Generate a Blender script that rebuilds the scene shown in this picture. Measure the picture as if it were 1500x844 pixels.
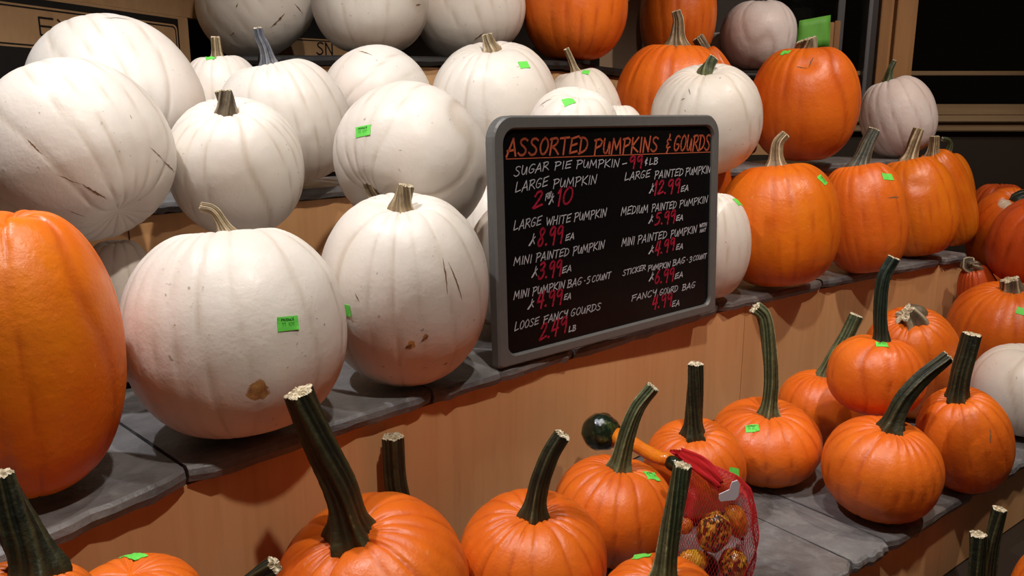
import bpy, bmesh, math, random
import numpy as np
from mathutils import Vector, Matrix
from mathutils.bvhtree import BVHTree

for o in list(bpy.data.objects): bpy.data.objects.remove(o)
SC = bpy.context.scene
COL = SC.collection

# ---------------------------------------------------------------- camera
cam = bpy.data.cameras.new('camera'); cam_o = bpy.data.objects.new('camera', cam); COL.objects.link(cam_o)
cam.sensor_width = 36; cam.sensor_fit = 'HORIZONTAL'; cam.lens = 36 * 1177 / 1500
cam.clip_start = .02; cam.clip_end = 60
cam_o.location = (0, 0, 1.5); cam_o.rotation_euler = (math.radians(90 - 12.3), 0, 0)
SC.camera = cam_o
SC.view_settings.view_transform = 'Standard'; SC.view_settings.look = 'None'
SC.view_settings.gamma = 1; SC.view_settings.use_curve_mapping = False
SC.view_settings.exposure = 0.0

# ---------------------------------------------------------------- world and lamps (store ceiling spots plus an added fill)
world = bpy.data.worlds.new('world'); SC.world = world; world.use_nodes = True
bg = world.node_tree.nodes['Background']; bg.inputs[0].default_value = (1, .72, .5, 1); bg.inputs[1].default_value = .024
def spot(name, loc, target, power, color, angle=60, size=.05, blend=.5):
    l = bpy.data.lights.new(name, 'SPOT'); l.energy = power; l.color = color
    l.spot_size = math.radians(angle); l.spot_blend = blend; l.shadow_soft_size = size
    o = bpy.data.objects.new(name, l); COL.objects.link(o); o.location = loc
    o.rotation_euler = (Vector(target) - Vector(loc)).to_track_quat('-Z', 'Y').to_euler()
    return o
spot('ceiling_spot', (-.85, .80, 3.05), (-.40, 1.30, 1.3), 104, (.96, .97, 1), 58, .03)
spot('ceiling_spot', (.35, .18, 3.1), (.20, 1.35, .95), 104, (1, .91, .82), 78, .035)
spot('ceiling_spot', (1.45, 1.15, 3.1), (1.18, 2.3, 1.2), 88, (1, .88, .76), 80, .04)
spot('ceiling_spot', (.15, 1.10, 3.2), (-.05, 1.65, 1.2), 50, (1, .96, .92), 70, .03)
spot('ceiling_spot', (1.75, 1.75, 3.2), (1.25, 2.9, 1.55), 42, (1, .90, .82), 62, .05)
al = bpy.data.lights.new('warm_fill', 'AREA'); al.energy = 2; al.size = 1.6; al.color = (1, .78, .58)  # weak warm fill added to lift the shadows, not a fixture
alo = bpy.data.objects.new('warm_fill', al); COL.objects.link(alo); alo.location = (-.4, -.9, 2.9)
alo.rotation_euler = (Vector((.3, 1.5, 1)) - alo.location).to_track_quat('-Z', 'Y').to_euler()

# ---------------------------------------------------------------- helpers
def link(name, me, mats, parent=None, smooth=True):
    o = bpy.data.objects.new(name, me); COL.objects.link(o)
    for m in (mats if isinstance(mats, (list, tuple)) else [mats]): me.materials.append(m)
    if parent: o.parent = parent
    if smooth: me.polygons.foreach_set('use_smooth', [True] * len(me.polygons))
    return o
def mesh(name, vs, fs, mats, parent=None, smooth=True, attrs=None):
    me = bpy.data.meshes.new(name); me.from_pydata([tuple(v) for v in vs], [], fs); me.update()
    for k, a in (attrs or {}).items():
        at = me.attributes.new(k, 'FLOAT', 'POINT'); at.data.foreach_set('value', np.asarray(a, dtype=np.float32).ravel())
    return link(name, me, mats, parent, smooth)
def empty(name, loc):
    o = bpy.data.objects.new(name, None); COL.objects.link(o); o.location = loc; o.empty_display_size = .05
    return o
def tag(o, label, cat, group=None):
    o['label'] = label; o['category'] = cat
    if group: o['group'] = group
    return o
def struct(o): o['kind'] = 'structure'; return o
def box_mesh(name, x0, x1, y0, y1, z0, z1, mat, parent=None, bevel=0):
    bm = bmesh.new(); bmesh.ops.create_cube(bm, size=1)
    for v in bm.verts: v.co = Vector(((x0+x1)/2 + v.co.x*(x1-x0), (y0+y1)/2 + v.co.y*(y1-y0), (z0+z1)/2 + v.co.z*(z1-z0)))
    if bevel: bmesh.ops.bevel(bm, geom=bm.edges[:], offset=bevel, segments=2, affect='EDGES')
    me = bpy.data.meshes.new(name); bm.to_mesh(me); bm.free()
    return link(name, me, mat, parent, False)
def extrude_poly(name, pts, z0, z1, mat, parent=None, bevel=0):
    bm = bmesh.new(); vs = [bm.verts.new((p[0], p[1], z0)) for p in pts]
    f = bm.faces.new(vs); r = bmesh.ops.extrude_face_region(bm, geom=[f])
    for v in r['geom']:
        if isinstance(v, bmesh.types.BMVert): v.co.z = z1
    bmesh.ops.recalc_face_normals(bm, faces=bm.faces[:])
    if bevel: bmesh.ops.bevel(bm, geom=bm.edges[:], offset=bevel, segments=1, affect='EDGES')
    me = bpy.data.meshes.new(name); bm.to_mesh(me); bm.free()
    return link(name, me, mat, parent, False)

class N:  # small node-graph helper
    def __init__(s, name, rough=.5, spec=.5):
        s.m = bpy.data.materials.new(name); s.m.use_nodes = True; s.t = s.m.node_tree
        s.b = s.t.nodes['Principled BSDF']; s.b.inputs['Roughness'].default_value = rough
        s.b.inputs['Specular IOR Level'].default_value = spec; s.tc = None
    def n(s, typ, **kw):
        x = s.t.nodes.new(typ)
        for k, v in kw.items():
            if k.startswith('i_'):
                key = k[2:]; key = int(key) if key.isdigit() else key
                if hasattr(v, 'node'): s.t.links.new(v, x.inputs[key])
                else: x.inputs[key].default_value = v
            else: setattr(x, k, v)
        return x
    def co(s, scale=(1, 1, 1), rand=True):
        if not s.tc: s.tc = s.n('ShaderNodeTexCoord')
        out = s.tc.outputs['Object']
        if rand:
            oi = s.n('ShaderNodeObjectInfo'); mu = s.n('ShaderNodeMath', operation='MULTIPLY', i_0=oi.outputs['Random'], i_1=37.0)
            out = s.n('ShaderNodeVectorMath', operation='ADD', i_0=out, i_1=mu.outputs[0]).outputs[0]
        return s.n('ShaderNodeVectorMath', operation='MULTIPLY', i_0=out, i_1=scale).outputs[0]
    def noise(s, scale, detail=4, vec=None, rough=.55, dist=0):
        return s.n('ShaderNodeTexNoise', i_Vector=vec if vec is not None else s.co(), i_Scale=float(scale), i_Detail=float(detail), i_Roughness=rough, i_Distortion=float(dist)).outputs['Fac']
    def ramp(s, fac, stops):
        r = s.n('ShaderNodeValToRGB', i_Fac=fac); e = r.color_ramp.elements
        while len(e) < len(stops): e.new(.5)
        for el, (p, c) in zip(e, stops): el.position = p; el.color = (c, c, c, 1) if isinstance(c, (int, float)) else (*c, 1)
        return r.outputs['Color']
    def mix(s, fac, a, b, mode='MIX'):
        x = s.n('ShaderNodeMix', data_type='RGBA', blend_type=mode)
        for k, v in ((0, fac), (6, a), (7, b)):
            if hasattr(v, 'node'): s.t.links.new(v, x.inputs[k])
            elif k == 0: x.inputs[0].default_value = v
            else: x.inputs[k].default_value = (*v, 1)
        return x.outputs[2]
    def attr(s, name): return s.n('ShaderNodeAttribute', attribute_name=name).outputs['Fac']
    def math(s, op, a, b=0.0): return s.n('ShaderNodeMath', operation=op, i_0=a, i_1=b).outputs[0]
    def color(s, c):
        if hasattr(c, 'node'): s.t.links.new(c, s.b.inputs['Base Color'])
        else: s.b.inputs['Base Color'].default_value = (*c, 1)
    def rough(s, r): s.t.links.new(r, s.b.inputs['Roughness'])
    def bump(s, h, strength=.3, dist=.002):
        bn = s.n('ShaderNodeBump', i_Height=h, i_Strength=strength, i_Distance=dist); s.t.links.new(bn.outputs[0], s.b.inputs['Normal'])

def mat_flat(name, c, rough=.5, spec=.5, metal=0):
    n = N(name, rough, spec); n.color(c); n.b.inputs['Metallic'].default_value = metal; return n.m

# ---------------------------------------------------------------- materials
def mat_rind(name, c1, c2, groove, spots, rough=.38, blush=None, scuff=.5, bmp=.42):
    n = N(name, rough, .45)
    big = n.noise(9, 3); mid = n.noise(45, 5); fine = n.noise(190, 4)
    col = n.mix(n.ramp(big, [(.35, 0.), (.68, 1.)]), c1, c2)
    col = n.mix(n.math('MULTIPLY', n.ramp(mid, [(.45, 0.), (.75, 1.)]), .35), col, c2)
    if blush:
        bl = n.noise(5, 2, n.co((1, 1, .6)))
        col = n.mix(n.math('MULTIPLY', n.ramp(bl, [(.5, 0.), (.72, 1.)]), .6), col, blush)
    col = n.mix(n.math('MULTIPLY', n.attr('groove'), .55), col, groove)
    sp = n.noise(120, 2, None, .4); sp2 = n.noise(14, 2)
    sm = n.math('MULTIPLY', n.ramp(sp, [(.70, 0.), (.735, 1.)]), n.ramp(sp2, [(.5, 0.), (.62, 1.)]))
    col = n.mix(n.math('MULTIPLY', sm, scuff), col, spots)
    st = n.attr('stain'); jag = n.noise(48, 6, None, .7)
    stm = n.ramp(n.math('ADD', n.math('MULTIPLY', st, .8), n.math('MULTIPLY', jag, .9)), [(.86, 0.), (.93, 1.)])
    col = n.mix(stm, col, n.mix(n.ramp(jag, [(.4, 0.), (.65, 1.)]), (.30, .12, .035), (.62, .36, .12)))
    sc = n.attr('scar'); col = n.mix(n.ramp(n.math('MULTIPLY', sc, n.math('ADD', jag, .5)), [(.3, 0.), (.45, 1.)]), col, (.55, .42, .30))
    n.color(col)
    n.rough(n.ramp(mid, [(.3, rough - .05), (.75, rough + .16)]))
    h = n.math('ADD', n.math('MULTIPLY', n.noise(60, 5, None, .6), 1.0), n.math('MULTIPLY', fine, .25))
    n.bump(h, bmp, .0028)
    n.b.inputs['Subsurface Weight'].default_value = .06; n.b.inputs['Subsurface Radius'].default_value = (.02, .01, .006); n.b.inputs['Subsurface Scale'].default_value = .3
    return n.m
M = {}
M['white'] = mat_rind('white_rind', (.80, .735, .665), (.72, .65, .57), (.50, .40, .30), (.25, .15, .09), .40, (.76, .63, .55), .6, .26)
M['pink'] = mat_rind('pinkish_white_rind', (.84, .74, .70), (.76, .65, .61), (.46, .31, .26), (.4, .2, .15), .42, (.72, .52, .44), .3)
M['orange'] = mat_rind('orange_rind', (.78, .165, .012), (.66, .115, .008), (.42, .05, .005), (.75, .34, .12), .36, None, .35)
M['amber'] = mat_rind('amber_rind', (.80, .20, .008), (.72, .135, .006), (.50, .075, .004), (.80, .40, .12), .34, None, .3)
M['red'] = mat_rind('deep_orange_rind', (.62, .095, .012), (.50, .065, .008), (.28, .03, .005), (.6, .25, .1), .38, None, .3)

def mat_stem(name, dark, light, hi, streak=.5):
    n = N(name, .5, .4)
    v = n.attr('ridge'); s_ = n.noise(22, 6, None, .65)
    s2 = n.noise(150, 4)
    k = n.math('ADD', n.math('MULTIPLY', v, .25), n.math('ADD', n.math('MULTIPLY', n.attr('streak'), .40), n.math('MULTIPLY', s_, .55)))
    col = n.mix(n.ramp(k, [(.50, 0.), (.78, 1.)]), dark, light)
    col = n.mix(n.ramp(k, [(1.20 - streak, 0.), (1.30 - streak, 1.)]), col, hi)
    col = n.mix(n.math('MULTIPLY', n.attr('foot'), .45), col, light)
    n.color(col); n.bump(n.math('ADD', n.noise(90, 5), n.math('MULTIPLY', n.attr('streak'), .6)), .8, .003)
    return n.m
SM = {
 'dark': mat_stem('dark_green_stem', (.010, .012, .006), (.062, .056, .022), (.30, .23, .11), .40),
 'dark2': mat_stem('weathered_stem', (.06, .045, .03), (.20, .15, .09), (.40, .33, .22), .5),
 'green': mat_stem('striped_green_stem', (.030, .042, .018), (.16, .17, .075), (.50, .44, .26), .42),
 'blackgreen': mat_stem('black_green_stem', (.008, .014, .010), (.035, .055, .032), (.10, .12, .07), .3),
 'bluegreen': mat_stem('grey_green_stem', (.035, .042, .036), (.16, .155, .11), (.34, .28, .16), .45),
 'blue': mat_stem('blue_grey_stem', (.035, .042, .062), (.15, .145, .15), (.36, .33, .30), .4),
 'tan': mat_stem('tan_stem', (.13, .09, .045), (.42, .31, .18), (.62, .50, .33), .5),
 'tan2': mat_stem('brown_woody_stem', (.07, .045, .02), (.30, .21, .11), (.58, .46, .30), .5),
}
SM['star'] = SM['dark2']; SM['star2'] = SM['tan2']
n = N('pale_cut_stem', .75, .2); n.color(n.mix(n.ramp(n.noise(220, 5), [(.4, 0.), (.62, 1.)]), (.80, .70, .52), (.34, .26, .15))); n.bump(n.noise(160, 4), 1., .003); M['cut'] = n.m
M['sticker'] = mat_flat('green_sticker_paper', (.15, .70, .09), .55, .3)
M['ink'] = mat_flat('black_print', (.01, .06, .01), .6, .2)

n = N('grey_slate', .48, .55)
v1 = n.noise(7, 6, n.co((1, 1, 3)), .62, .6); v2 = n.noise(38, 6, None, .65); v3 = n.noise(3, 3)
c_ = n.mix(n.ramp(v1, [(.35, 0.), (.65, 1.)]), (.085, .082, .084), (.19, .182, .18))
c_ = n.mix(n.math('MULTIPLY', n.ramp(v2, [(.5, 0.), (.75, 1.)]), .5), c_, (.28, .265, .25))
c_ = n.mix(n.math('MULTIPLY', n.ramp(v3, [(.5, 0.), (.75, 1.)]), .4), c_, (.16, .115, .095)); n.color(c_)
n.rough(n.ramp(v2, [(.3, .34), (.7, .62)]))
n.bump(n.math('ADD', v1, n.math('MULTIPLY', v2, .5)), .9, .006); M['slate'] = n.m

n = N('maple_veneer', .42, .4)
g1 = n.noise(6, 6, n.co((1, 1, .10)), .6, .8); g2 = n.noise(70, 4, n.co((1, 1, .05)), .6); g3 = n.noise(2.2, 3, n.co((1, 1, .5)))
c_ = n.mix(n.ramp(g1, [(.3, 0.), (.7, 1.)]), (.66, .335, .140), (.76, .43, .20))
c_ = n.mix(n.math('MULTIPLY', n.ramp(g2, [(.5, 0.), (.8, 1.)]), .35), c_, (.46, .22, .09))
c_ = n.mix(n.math('MULTIPLY', n.ramp(g3, [(.45, 0.), (.7, 1.)]), .35), c_, (.54, .27, .115)); n.color(c_); n.bump(g2, .12, .001); M['maple'] = n.m

n = N('window_wood', .4, .4)
g1 = n.noise(9, 5, n.co((1, 1, .08)), .6, .5)
n.color(n.mix(n.ramp(g1, [(.3, 0.), (.7, 1.)]), (.26, .12, .045), (.44, .22, .09))); M['wood'] = n.m
n = N('sill_wood', .5, .3)
g1 = n.noise(9, 5, n.co((.08, 1, 1)), .6, .5)
n.color(n.mix(n.ramp(g1, [(.3, 0.), (.7, 1.)]), (.18, .11, .055), (.30, .20, .11))); M['sillwood'] = n.m
n = N('kraft_cardboard', .8, .15); g = n.noise(30, 4, n.co((1, 1, .4)))
n.color(n.mix(n.ramp(g, [(.3, 0.), (.7, 1.)]), (.47, .27, .13), (.55, .33, .165))); n.bump(g, .1, .001); M['kraft'] = n.m
n = N('shaded_kraft_cardboard', .8, .15); n.color(n.mix(n.noise(20, 3), (.30, .20, .13), (.36, .25, .17))); M['kraft_shaded'] = n.m  # kraft again, with its shade mixed into a darker, greyer colour
M['boxblack'] = mat_flat('black_box_print', (.012, .010, .009), .55, .3)
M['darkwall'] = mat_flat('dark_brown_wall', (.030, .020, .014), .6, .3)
M['dark'] = mat_flat('night_black', (.004, .004, .005), .7, .2)
M['alu'] = mat_flat('grey_aluminium', (.22, .21, .22), .35, .5, .6)
M['plaster'] = mat_flat('dim_ceiling', (.12, .10, .08), .9, .1)
n = N('floor_tile', .35, .5); n.color(n.mix(n.noise(4, 4), (.09, .06, .045), (.14, .10, .075))); M['floor'] = n.m
n = N('window_glass', .03, .5); n.color((.9, .95, .95)); n.b.inputs['Transmission Weight'].default_value = 1; n.b.inputs['IOR'].default_value = 1.45; M['glass'] = n.m
M['board'] = mat_flat('black_marker_board', (.003, .003, .0035), .35, .25)
n = N('grey_sign_frame', .42, .5); n.color(n.mix(n.noise(60, 3), (.105, .10, .095), (.135, .13, .125))); M['frame'] = n.m
M['w'] = mat_flat('white_chalk_ink', (.50, .50, .54), .7, .1)
M['r'] = mat_flat('red_chalk_ink', (.40, .018, .045), .7, .1)
M['o'] = mat_flat('orange_chalk_ink', (.46, .10, .045), .7, .1)
M['net'] = mat_flat('red_plastic_net', (.55, .015, .02), .4, .5)
M['clothtag'] = mat_flat('white_bag_tag', (.75, .70, .78), .45, .5)
M['scratch'] = mat_flat('brown_scratch', (.20, .105, .05), .7, .2)
PUMPKINS = {  # centre, radius, half height, axis, colour, stem (path, radii, kind), stickers, stains, dents
 'A1': dict(c=(-.1853,.9615,.8829), a=0.1298, b=0.1103, n=(-.2190,-.2790,.9350), col='orange', bot=0.7700, stem=([(-.2078,.9329,.9789), (-.2144,.9229,1.0460), (-.2324,.9129,1.1084), (-.2521,.9029,1.1766)], (.0347,.0208,.0165), 'dark'), tag=[((-.2634,1.0091,.9684), (-.5728,.2601,.7774), (.0036,-.0138,.0073), (.0000,.0000,.0000))]),
 'A2': dict(c=(-.1139,1.1300,.7990), a=0.0576, b=0.0219, n=(-.3518,-.0503,.9347), col='orange', bot=0.7700, stem=([(-.1211,1.1290,.8180), (-.1574,1.1290,.8769), (-.1763,1.1290,.9437), (-.1790,1.1290,1.0256)], (.0212,.0159,.0154), 'dark')),
 'A3': dict(c=(.0296,1.0599,.8632), a=0.1090, b=0.0926, n=(.0162,-.1783,.9838), col='orange', bot=0.7700, stem=([(.0310,1.0445,.9480), (.0384,1.0445,.9890), (.0533,1.0445,1.0335), (.0700,1.0445,1.0641)], (.0222,.0135,.0111), 'dark'), tag=[((-.0072,1.1163,.9421), (-.2984,.4251,.8545), (.0001,-.0143,.0072), (-.0000,-.0000,-.0000))]),
 'A4': dict(c=(.1690,1.2242,.8562), a=0.1011, b=0.0860, n=(.1151,.0009,.9933), col='orange', bot=0.7700, stem=([(.1782,1.2243,.9356), (.1866,1.2243,.9872), (.2015,1.2243,1.0357), (.2254,1.2243,1.0707)], (.0213,.0145,.0101), 'green'), tag=[((.2257,1.2074,.9242), (.5235,-.1460,.8394), (.0103,.0058,-.0054), (.0031,-.0088,-.0035))]),
 'A5': dict(c=(.1984,.9504,.8445), a=0.0872, b=0.0741, n=(-.0228,-.1617,.9866), col='orange', bot=0.7700, stem=([(.1968,.9393,.9125), (.2025,.9393,.9664), (.2090,.9393,1.0181), (.2145,.9393,1.0668)], (.0195,.0133,.0106), 'green'), tag=[((.1765,.9901,.9096), (-.2312,.3710,.8994), (.0112,-.0031,.0042), (-.0035,-.0089,.0028))]),
 'A6': dict(c=(.3385,1.3876,.8570), a=0.0938, b=0.0863, n=(-.1218,-.2743,.9539), col='orange', bot=0.7700, stem=([(.3288,1.3656,.9336), (.3278,1.3656,.9800), (.3265,1.3656,1.0309), (.3261,1.3656,1.0645)], (.0235,.0148,.0124), 'dark'), tag=[((.3913,1.3152,.8805), (.5453,-.7780,.3121), (.0107,.0058,-.0044), (-.0010,-.0034,-.0068))]),
 'A7': dict(c=(.5156,1.5300,.8480), a=0.1098, b=0.0763, n=(-.0362,-.1994,.9792), col='orange', bot=0.7700, stem=([(.5130,1.5159,.9174), (.5127,1.5159,.9800), (.5016,1.5159,1.0637), (.4903,1.5159,1.1115), (.4718,1.5159,1.1302)], (.0218,.0136,.0123), 'green'), tag=[((.4688,1.4731,.8980), (-.3425,-.4888,.8024), (.0120,-.0031,.0032), (-.0006,-.0073,-.0047))]),
 'A8': dict(c=(.7003,1.7180,.8520), a=0.0964, b=0.0819, n=(.0001,.0376,.9993), col='orange', bot=0.7700, stem=([(.7003,1.7208,.9281), (.7170,1.7208,.9656), (.7402,1.7208,1.0123), (.7598,1.7208,1.0631)], (.0184,.0138,.0138), 'green')),
 'A9': dict(c=(.6784,1.3717,.8617), a=0.1045, b=0.0914, n=(.0796,-.1109,.9906), col='orange', bot=0.7700, stem=([(.6851,1.3623,.9459), (.6996,1.3623,.9945), (.7288,1.3623,1.0385), (.7700,1.3623,1.0794)], (.0246,.0160,.0111), 'dark')),
 'A10': dict(c=(.8825,1.4696,.8762), a=0.0854, b=0.1087, n=(-.3217,-.1334,.9374), col='orange', bot=0.7700, stem=([(.8500,1.4561,.9709), (.8527,1.4561,1.0149), (.8585,1.4561,1.0543), (.8643,1.4561,1.0933)], (.0222,.0163,.0157), 'dark'), scr=[((.8808,1.3940,.9317), (.8806,1.3855,.9043), 0.0014)]),
 'A11': dict(c=(.7220,1.5200,.9906), a=0.0926, b=0.0810, n=(.0912,.0571,.9942), col='orange', bot=0.9095, stem=([(.7288,1.5243,1.0655), (.7209,1.5243,1.1174), (.7195,1.5243,1.1847), (.7350,1.5243,1.2269)], (.0161,.0121,.0108), 'blackgreen'), tag=[((.7102,1.4836,1.0652), (-.0956,-.3419,.9349), (.0103,-.0032,-.0001), (-.0028,-.0089,-.0035))]),
 'A12': dict(c=(.9659,1.8600,.9098), a=0.1106, b=0.1451, n=(-.2584,-.3231,.9104), col='orange', bot=0.7700, stem=([(.9310,1.8164,1.0326), (.9230,1.8164,1.0358), (.9146,1.8164,1.0421)], (.0382,.0255,.0239), 'star'), tag=[((.8578,1.9056,.9834), (-.8142,.4619,.3519), (-.0064,-.0142,.0038), (-.0000,-.0000,.0000))]),
 'A13': dict(c=(1.1823,1.7600,.8762), a=0.1139, b=0.1062, n=(.0000,.0000,1.0000), col='white', bot=0.7700),
 'A14': dict(c=(1.3816,2.1700,.9058), a=0.1510, b=0.1355, n=(-.0794,-.1273,.9887), col='orange', bot=0.7700, stem=([(1.3716,2.1540,1.0304), (1.3661,2.1540,1.0419), (1.3624,2.1540,1.0533)], (.0300,.0206,.0206), 'star'), tag=[((1.3423,2.0585,.9866), (-.2573,-.7153,.6498), (.0086,-.0058,-.0030), (-.0055,-.0045,-.0071))]),
 'A15': dict(c=(1.4453,2.4000,.9139), a=0.0627, b=0.1548, n=(-.3813,-.1297,.9153), col='red', bot=0.7700, stem=([(1.3905,2.3813,1.0456), (1.3697,2.3813,1.0532), (1.3888,2.3813,1.0545)], (.0247,.0185,.0165), 'star')),
 'A16': dict(c=(1.6398,2.6600,1.1126), a=0.1095, b=0.1638, n=(-.1527,-.5599,.8144), col='orange', bot=0.9649, stem=([(1.6166,2.5747,1.2366), (1.6401,2.5747,1.2418), (1.6834,2.5747,1.2295)], (.0197,.0175,.0175), 'blackgreen'), scar=(1.5751,2.5669,1.2194)),
 'A17': dict(c=(1.5396,2.3300,1.1254), a=0.1299, b=0.1381, n=(.2120,-.2120,.9540), col='red', bot=0.9880),
 'A18': dict(c=(1.8296,3.0200,1.1150), a=0.1077, b=0.1338, n=(.0000,.0000,1.0000), col='red', bot=0.9812),
 'B1': dict(c=(-.4078,.5900,1.0682), a=0.0650, b=0.0685, n=(.1762,.2249,.9583), col='orange', bot=1.0000, stem=([(-.3966,.6043,1.1293), (-.4030,.6043,1.1511), (-.4127,.6043,1.1811), (-.4200,.6043,1.2106)], (.0239,.0154,.0137), 'dark')),
 'B2': dict(c=(-.3901,.7400,1.0016), a=0.0684, b=0.0445, n=(.0000,.0000,1.0000), col='orange', bot=0.9572, tag=[((-.4026,.7735,1.0396), (-.1291,.3469,.9290), (.0128,-.0080,.0048), (-.0044,-.0061,.0017))]),
 'B3': dict(c=(-.3179,.7800,.8719), a=0.0679, b=0.1022, n=(.1043,-.0228,.9943), col='orange', bot=0.7700, stem=([(-.3080,.7778,.9664), (-.2935,.7778,.9927), (-.2731,.7778,1.0113), (-.2545,.7778,1.0265)], (.0178,.0119,.0096), 'dark')),
 'C1': dict(c=(.9071,1.2000,.6898), a=0.0692, b=0.1098, n=(.0000,.0000,1.0000), col='orange', bot=0.5800),
 'C2': dict(c=(.7325,1.1200,.6734), a=0.0560, b=0.0938, n=(-.1077,-.0044,.9942), col='orange', bot=0.5800, stem=([(.7231,1.1196,.7602), (.7171,1.1196,.8176), (.7126,1.1196,.8704)], (.0170,.0117,.0112), 'dark')),
 'C3': dict(c=(.8946,1.3600,.6019), a=0.0571, b=0.0172, n=(.2422,-.0624,.9682), col='orange', bot=0.5800, stem=([(.8985,1.3590,.6174), (.8922,1.3590,.7144), (.8977,1.3590,.7868)], (.0193,.0129,.0116), 'dark')),
 'D1': dict(c=(-.5453,.8536,1.2389), a=0.1059, b=0.1689, n=(.0000,.0000,1.0000), col='amber', bot=1.0700),
 'D2': dict(c=(-.3687,1.0410,1.2150), a=0.1441, b=0.1450, n=(-.0771,.1102,.9909), col='white', bot=1.0700, stem=([(-.3791,1.0559,1.3487), (-.3856,1.0559,1.3610), (-.3937,1.0559,1.3742), (-.4079,1.0559,1.3792)], (.0163,.0072,.0059), 'tan'), tag=[((-.2711,.9412,1.2508), (.6779,-.6925,.2469), (.0102,.0096,-.0011), (.0010,-.0020,-.0084))], stain=[((-.3055,.9181,1.1738), 0.0177)]),
 'D3': dict(c=(-.1703,1.2492,1.2260), a=0.1333, b=0.1573, n=(.0202,-.2420,.9701), col='white', bot=1.0700, stem=([(-.1673,1.2138,1.3679), (-.1628,1.2138,1.3769), (-.1592,1.2138,1.3930)], (.0196,.0124,.0113), 'tan'), tag=[((-.2405,1.1357,1.2188), (-.5288,-.8436,-.0931), (.0056,-.0035,-.0000), (.0004,.0007,-.0087))], stain=[((-.1467,1.1303,1.1687), 0.0074), ((-.1257,1.1321,1.1796), 0.0064)], scr=[((-.1018,1.1453,1.2948), (-.0942,1.1385,1.2426), 0.0011), ((-.0942,1.1478,1.2873), (-.0746,1.1552,1.2316), 0.0011), ((-.1571,1.1316,1.1621), (-.1457,1.1301,1.1699), 0.0023), ((-.1338,1.1316,1.1736), (-.1218,1.1331,1.1814), 0.0017), ((-.2257,1.1271,1.2482), (-.2188,1.1238,1.2339), 0.0008), ((-.1064,1.1754,1.1262), (-.1004,1.1783,1.1286), 0.0017)]),
 'D4': dict(c=(.0221,1.5600,1.2041), a=0.1123, b=0.1341, n=(.0000,.0000,1.0000), col='white', bot=1.0700),
 'D5': dict(c=(-.0245,1.8000,1.2160), a=0.1001, b=0.1473, n=(-.1716,.0629,.9832), col='white', bot=1.0700, stem=([(-.0480,1.8086,1.3507), (-.0545,1.8086,1.3608), (-.0564,1.8086,1.3740)], (.0122,.0092,.0092), 'tan')),
 'D6': dict(c=(.4543,1.8400,1.1999), a=0.0966, b=0.1299, n=(.0000,.0000,1.0000), col='white', bot=1.0700, tag=[((.5093,1.8157,1.3015), (.6683,-.2947,.6830), (.0083,.0135,-.0023), (.0054,-.0045,-.0072))]),
 'D7': dict(c=(.6643,1.9900,1.2279), a=0.1441, b=0.1582, n=(-.0917,.0915,.9916), col='amber', bot=1.0700, stem=([(.6508,2.0035,1.3738), (.6501,2.0035,1.4071), (.6535,2.0035,1.4302), (.6690,2.0035,1.4483)], (.0320,.0169,.0118), 'tan'), tag=[((.7300,1.9148,1.3393), (.4826,-.5507,.6810), (.0091,-.0036,-.0094), (-.0056,-.0079,-.0024))]),
 'D8': dict(c=(.9495,2.1600,1.2229), a=0.1117, b=0.1542, n=(-.1429,.1136,.9832), col='orange', bot=1.0700, stem=([(.9291,2.1763,1.3639), (.9421,2.1763,1.3985), (.9503,2.1763,1.4257), (.9635,2.1763,1.4563)], (.0330,.0201,.0146), 'bluegreen'), tag=[((.9691,2.0944,1.3348), (.2635,-.7104,.6526), (.0153,.0043,-.0015), (.0011,-.0065,-.0075))], scr=[((.9613,2.0628,1.2868), (.9994,2.0769,1.2871), 0.0018)]),
 'D9': dict(c=(1.2152,2.4200,1.2226), a=0.1160, b=0.1543, n=(-.1797,.1373,.9741), col='amber', bot=1.0700, stem=([(1.1894,2.4397,1.3623), (1.1983,2.4397,1.3934), (1.2035,2.4397,1.4203), (1.2121,2.4397,1.4531)], (.0308,.0185,.0144), 'tan'), dent=[((1.1692,2.3303,1.2946), 0.0300, 0.0060)]),
 'D10': dict(c=(1.4159,2.6200,1.2286), a=0.0794, b=0.1695, n=(-.3993,-.0116,.9167), col='amber', bot=1.0700, stem=([(1.3530,2.6182,1.3731), (1.3550,2.6182,1.4039), (1.3536,2.6182,1.4260)], (.0242,.0154,.0132), 'tan')),
 'D11': dict(c=(1.5569,2.8500,1.2265), a=0.0723, b=0.1435, n=(-.1915,.1315,.9726), col='amber', bot=1.0859, stem=([(1.5314,2.8675,1.3563), (1.5396,2.8675,1.3867), (1.5299,2.8675,1.4052), (1.5100,2.8675,1.4095)], (.0168,.0108,.0072), 'green')),
 'D12': dict(c=(.5509,2.1400,1.2318), a=0.0343, b=0.1618, n=(.0000,.0000,1.0000), col='orange', bot=1.0700),
 'E1': dict(c=(-.4618,1.3600,1.4103), a=0.1100, b=0.1151, n=(.0539,-.4103,.9104), col='white', bot=1.2960, stem=([(-.4560,1.3161,1.5077), (-.4569,1.3161,1.5184), (-.4585,1.3161,1.5333)], (.0175,.0120,.0120), 'dark2'), tag=[((-.4981,1.3409,1.5210), (-.3353,-.1391,.9318), (.0056,-.0150,-.0002), (-.0000,-.0000,-.0000))]),
 'E2': dict(c=(-.1810,1.4700,1.4140), a=0.1431, b=0.1245, n=(-.4746,-.6921,-.5438), col='white', bot=1.2762, stem=([(-.2359,1.3898,1.3511), (-.2406,1.3898,1.3695), (-.2454,1.3898,1.3880)], (.0153,.0118,.0106), 'tan'), tag=[((-.2456,1.3629,1.4693), (-.5029,-.8180,.2793), (.0136,-.0074,.0027), (.0001,-.0030,-.0085))]),
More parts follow.
